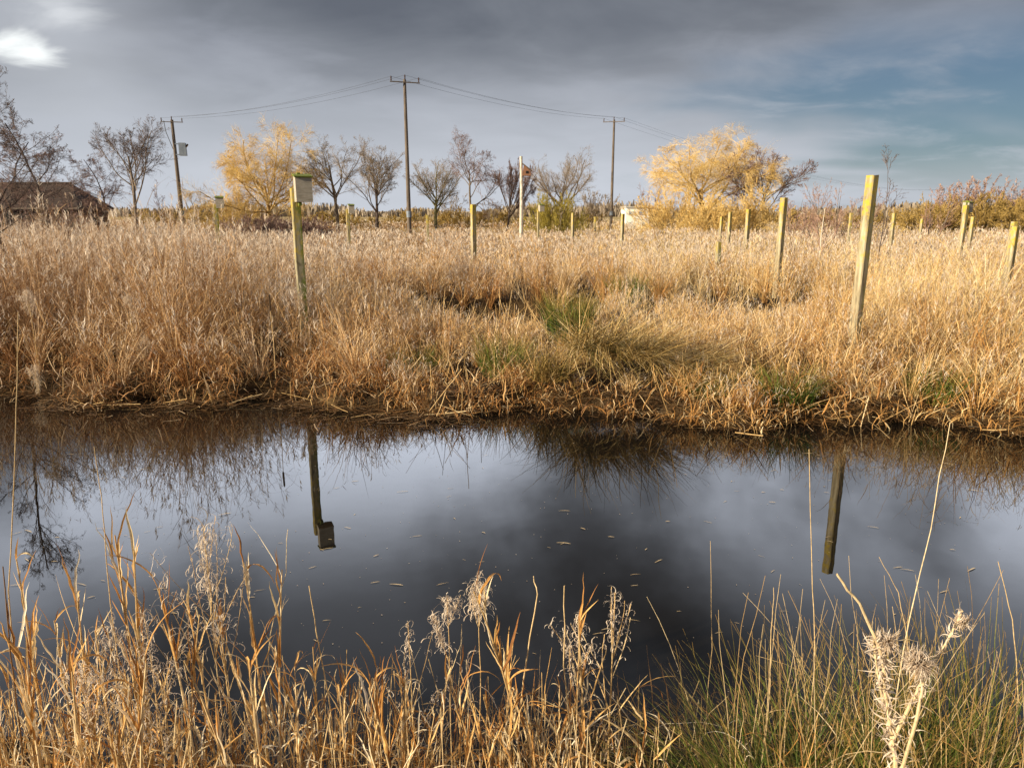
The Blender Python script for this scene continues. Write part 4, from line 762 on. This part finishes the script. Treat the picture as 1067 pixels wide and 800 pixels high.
# ------------------------------------------------------------------ sky, sun, camera
SUN_AZ_VEC=Vector((-.86,-.51)); EL=R(20)
sd=Vector((SUN_AZ_VEC.x*math.cos(EL),SUN_AZ_VEC.y*math.cos(EL),math.sin(EL)))
sl=bpy.data.lights.new('sun','SUN'); sl.energy=5; sl.angle=R(.8); sl.color=(1,.86,.63); so=bpy.data.objects.new('sun',sl); COL.objects.link(so); so.rotation_euler=sd.to_track_quat('Z','Y').to_euler()
w=bpy.data.worlds.new('World'); SC.world=w; w.use_nodes=True; nt=w.node_tree; N=nt.nodes; Lk=nt.links.new; N.clear()
def mth(op,a,b=None,c=None,clamp=False):
    n=N.new('ShaderNodeMath'); n.operation=op; n.use_clamp=clamp
    for i,v in enumerate((a,b,c)):
        if v is None: continue
        if isinstance(v,(int,float)): n.inputs[i].default_value=v
        else: Lk(v,n.inputs[i])
    return n.outputs[0]
def sstep(x,a,b):
    n=N.new('ShaderNodeMapRange'); n.interpolation_type='SMOOTHSTEP'; n.inputs[1].default_value=a; n.inputs[2].default_value=b; Lk(x,n.inputs[0]); return n.outputs[0]
def mixc(f,a,b,mode='MIX'):
    n=N.new('ShaderNodeMix'); n.data_type='RGBA'; n.blend_type=mode
    for i,v in((0,f),(6,a),(7,b)):
        if isinstance(v,(int,float)): n.inputs[i].default_value=v
        elif isinstance(v,tuple): n.inputs[i].default_value=(*v,1)
        else: Lk(v,n.inputs[i])
    return n.outputs[2]
sky=N.new('ShaderNodeTexSky'); sky.sky_type='NISHITA'; sky.sun_disc=False; sky.sun_elevation=EL; sky.sun_rotation=math.atan2(SUN_AZ_VEC.x,SUN_AZ_VEC.y)
tc=N.new('ShaderNodeTexCoord'); sp_=N.new('ShaderNodeSeparateXYZ'); Lk(tc.outputs['Generated'],sp_.inputs[0]); X,Y,Z=sp_.outputs
zz=mth('MAXIMUM',Z,0); den=mth('ADD',zz,.17)
cb=N.new('ShaderNodeCombineXYZ'); Lk(mth('DIVIDE',X,den),cb.inputs[0]); Lk(mth('DIVIDE',Y,den),cb.inputs[1])
def cnoise(scale,detail,rough,off,stretch=(1,1,1),dist=0):
    mp=N.new('ShaderNodeMapping'); mp.inputs['Location'].default_value=off; mp.inputs['Scale'].default_value=stretch; mp.inputs['Rotation'].default_value=(0,0,R(12)); Lk(cb.outputs[0],mp.inputs[0])
    n=N.new('ShaderNodeTexNoise'); n.inputs['Scale'].default_value=scale; n.inputs['Detail'].default_value=detail; n.inputs['Roughness'].default_value=rough; n.inputs['Distortion'].default_value=dist; Lk(mp.outputs[0],n.inputs['Vector']); return n.outputs[0]
n1=cnoise(.95,4,.45,(3.1,1.7,0),(.9,1,1),.3); n2=cnoise(2.4,6,.55,(7,2,0),(.9,1,1),.4)
cl=mth('ADD',mth('MULTIPLY',n1,.68),mth('MULTIPLY',n2,.32))
cr=ramp(nt,[(.34,(.090,.101,.124)),(.47,(.134,.147,.172)),(.57,(.19,.205,.238)),(.70,(.25,.268,.305))]); Lk(cl,cr.inputs[0]); cloud=cr.outputs[0]
# paler towards the horizon, brighter overhead where it mirrors in the pond
hz=sstep(Z,.23,.02); cloud=mixc(mth('MULTIPLY',hz,.85),cloud,(.44,.465,.51))
cb2=N.new('ShaderNodeCombineXYZ'); Lk(X,cb2.inputs[0]); Lk(Z,cb2.inputs[1]); Lk(mth('MULTIPLY',Y,.5),cb2.inputs[2])
n3=N.new('ShaderNodeTexNoise'); n3.inputs['Scale'].default_value=2.7; n3.inputs['Detail'].default_value=5; n3.inputs['Roughness'].default_value=.5
mp3=N.new('ShaderNodeMapping'); mp3.inputs['Location'].default_value=(2.3,.6,1.1); Lk(cb2.outputs[0],mp3.inputs[0]); Lk(mp3.outputs[0],n3.inputs['Vector'])
hi=mth('ADD',mth('MULTIPLY',sstep(n3.outputs[0],.35,.62),1.95),.42)       # big soft bright breaks higher up
hi=mth('MULTIPLY',hi,mth('SUBTRACT',1.0,mth('MULTIPLY',sstep(Z,.34,.52),.76)))
hic=N.new('ShaderNodeCombineColor'); Lk(mth('MULTIPLY',hi,.80),hic.inputs[0]); Lk(mth('MULTIPLY',hi,.865),hic.inputs[1]); Lk(hi,hic.inputs[2])
cloud=mixc(mth('MULTIPLY',sstep(Z,.258,.31),sstep(Y,-.05,.35)),cloud,hic.outputs[0])
cloud=mixc(sstep(Z,.50,.70),cloud,(.17,.18,.21))          # unseen upper sky darkened, added to weaken the ambient light
# blue gap low at the right
az=mth('DIVIDE',X,mth('MAXIMUM',Y,.05))
gap=mth('MULTIPLY',sstep(mth('ADD',az,mth('MULTIPLY',mth('SUBTRACT',n1,.5),1.2)),.22,.62),sstep(Z,.245,.15))
gap=mth('MULTIPLY',gap,mth('ADD',.35,mth('MULTIPLY',sstep(n2,.80,.46),.65))); gap=mth('MULTIPLY',gap,mth('ADD',.35,mth('MULTIPLY',sstep(Z,.0,.09),.65)))
blue=mixc(1.0,sky.outputs[0],(.017,.026,.034),'MULTIPLY')
col=mixc(mth('MULTIPLY',gap,.78,clamp=True),cloud,blue)
# bright break in the cloud where the sun nearly shows, top left
def spot(px,py,a,b,ax):
    d=(P(px,py,1)-Vector((0,0,HC))).normalized(); dx=mth('SUBTRACT',X,d.x); dz=mth('MULTIPLY',mth('SUBTRACT',Z,d.z),ax); rr=mth('SQRT',mth('ADD',mth('MULTIPLY',dx,dx),mth('MULTIPLY',dz,dz)))
    rr=mth('ADD',rr,mth('MULTIPLY',mth('SUBTRACT',n2,.5),.12)); front=sstep(Y,0,.1); return mth('MULTIPLY',sstep(rr,b,a),front)
col=mixc(spot(34,53,.006,.044,2.0),col,(.72,.75,.74)); col=mixc(mth('MULTIPLY',spot(66,12,.0,.05,1.5),.6),col,(.62,.64,.66)); col=mixc(mth('MULTIPLY',spot(45,40,.0,.16,1.2),.25),col,(.6,.62,.65))
bg=N.new('ShaderNodeBackground'); bg.inputs['Strength'].default_value=.87; Lk(col,bg.inputs[0]); wo=N.new('ShaderNodeOutputWorld'); Lk(bg.outputs[0],wo.inputs[0])
cam=bpy.data.cameras.new('camera'); co=bpy.data.objects.new('camera',cam); COL.objects.link(co); SC.camera=co
co.location=(0,0,HC); co.rotation_euler=(math.pi/2-PITCH,0,0); cam.sensor_width=36; cam.lens=F/1067*36; cam.clip_end=6000; cam.clip_start=.05
SC.cycles.max_bounces=5; SC.cycles.diffuse_bounces=2; SC.cycles.glossy_bounces=3; SC.cycles.transmission_bounces=3
SC.view_settings.view_transform='Standard'; SC.view_settings.look='None'; SC.view_settings.exposure=.76; SC.view_settings.gamma=1
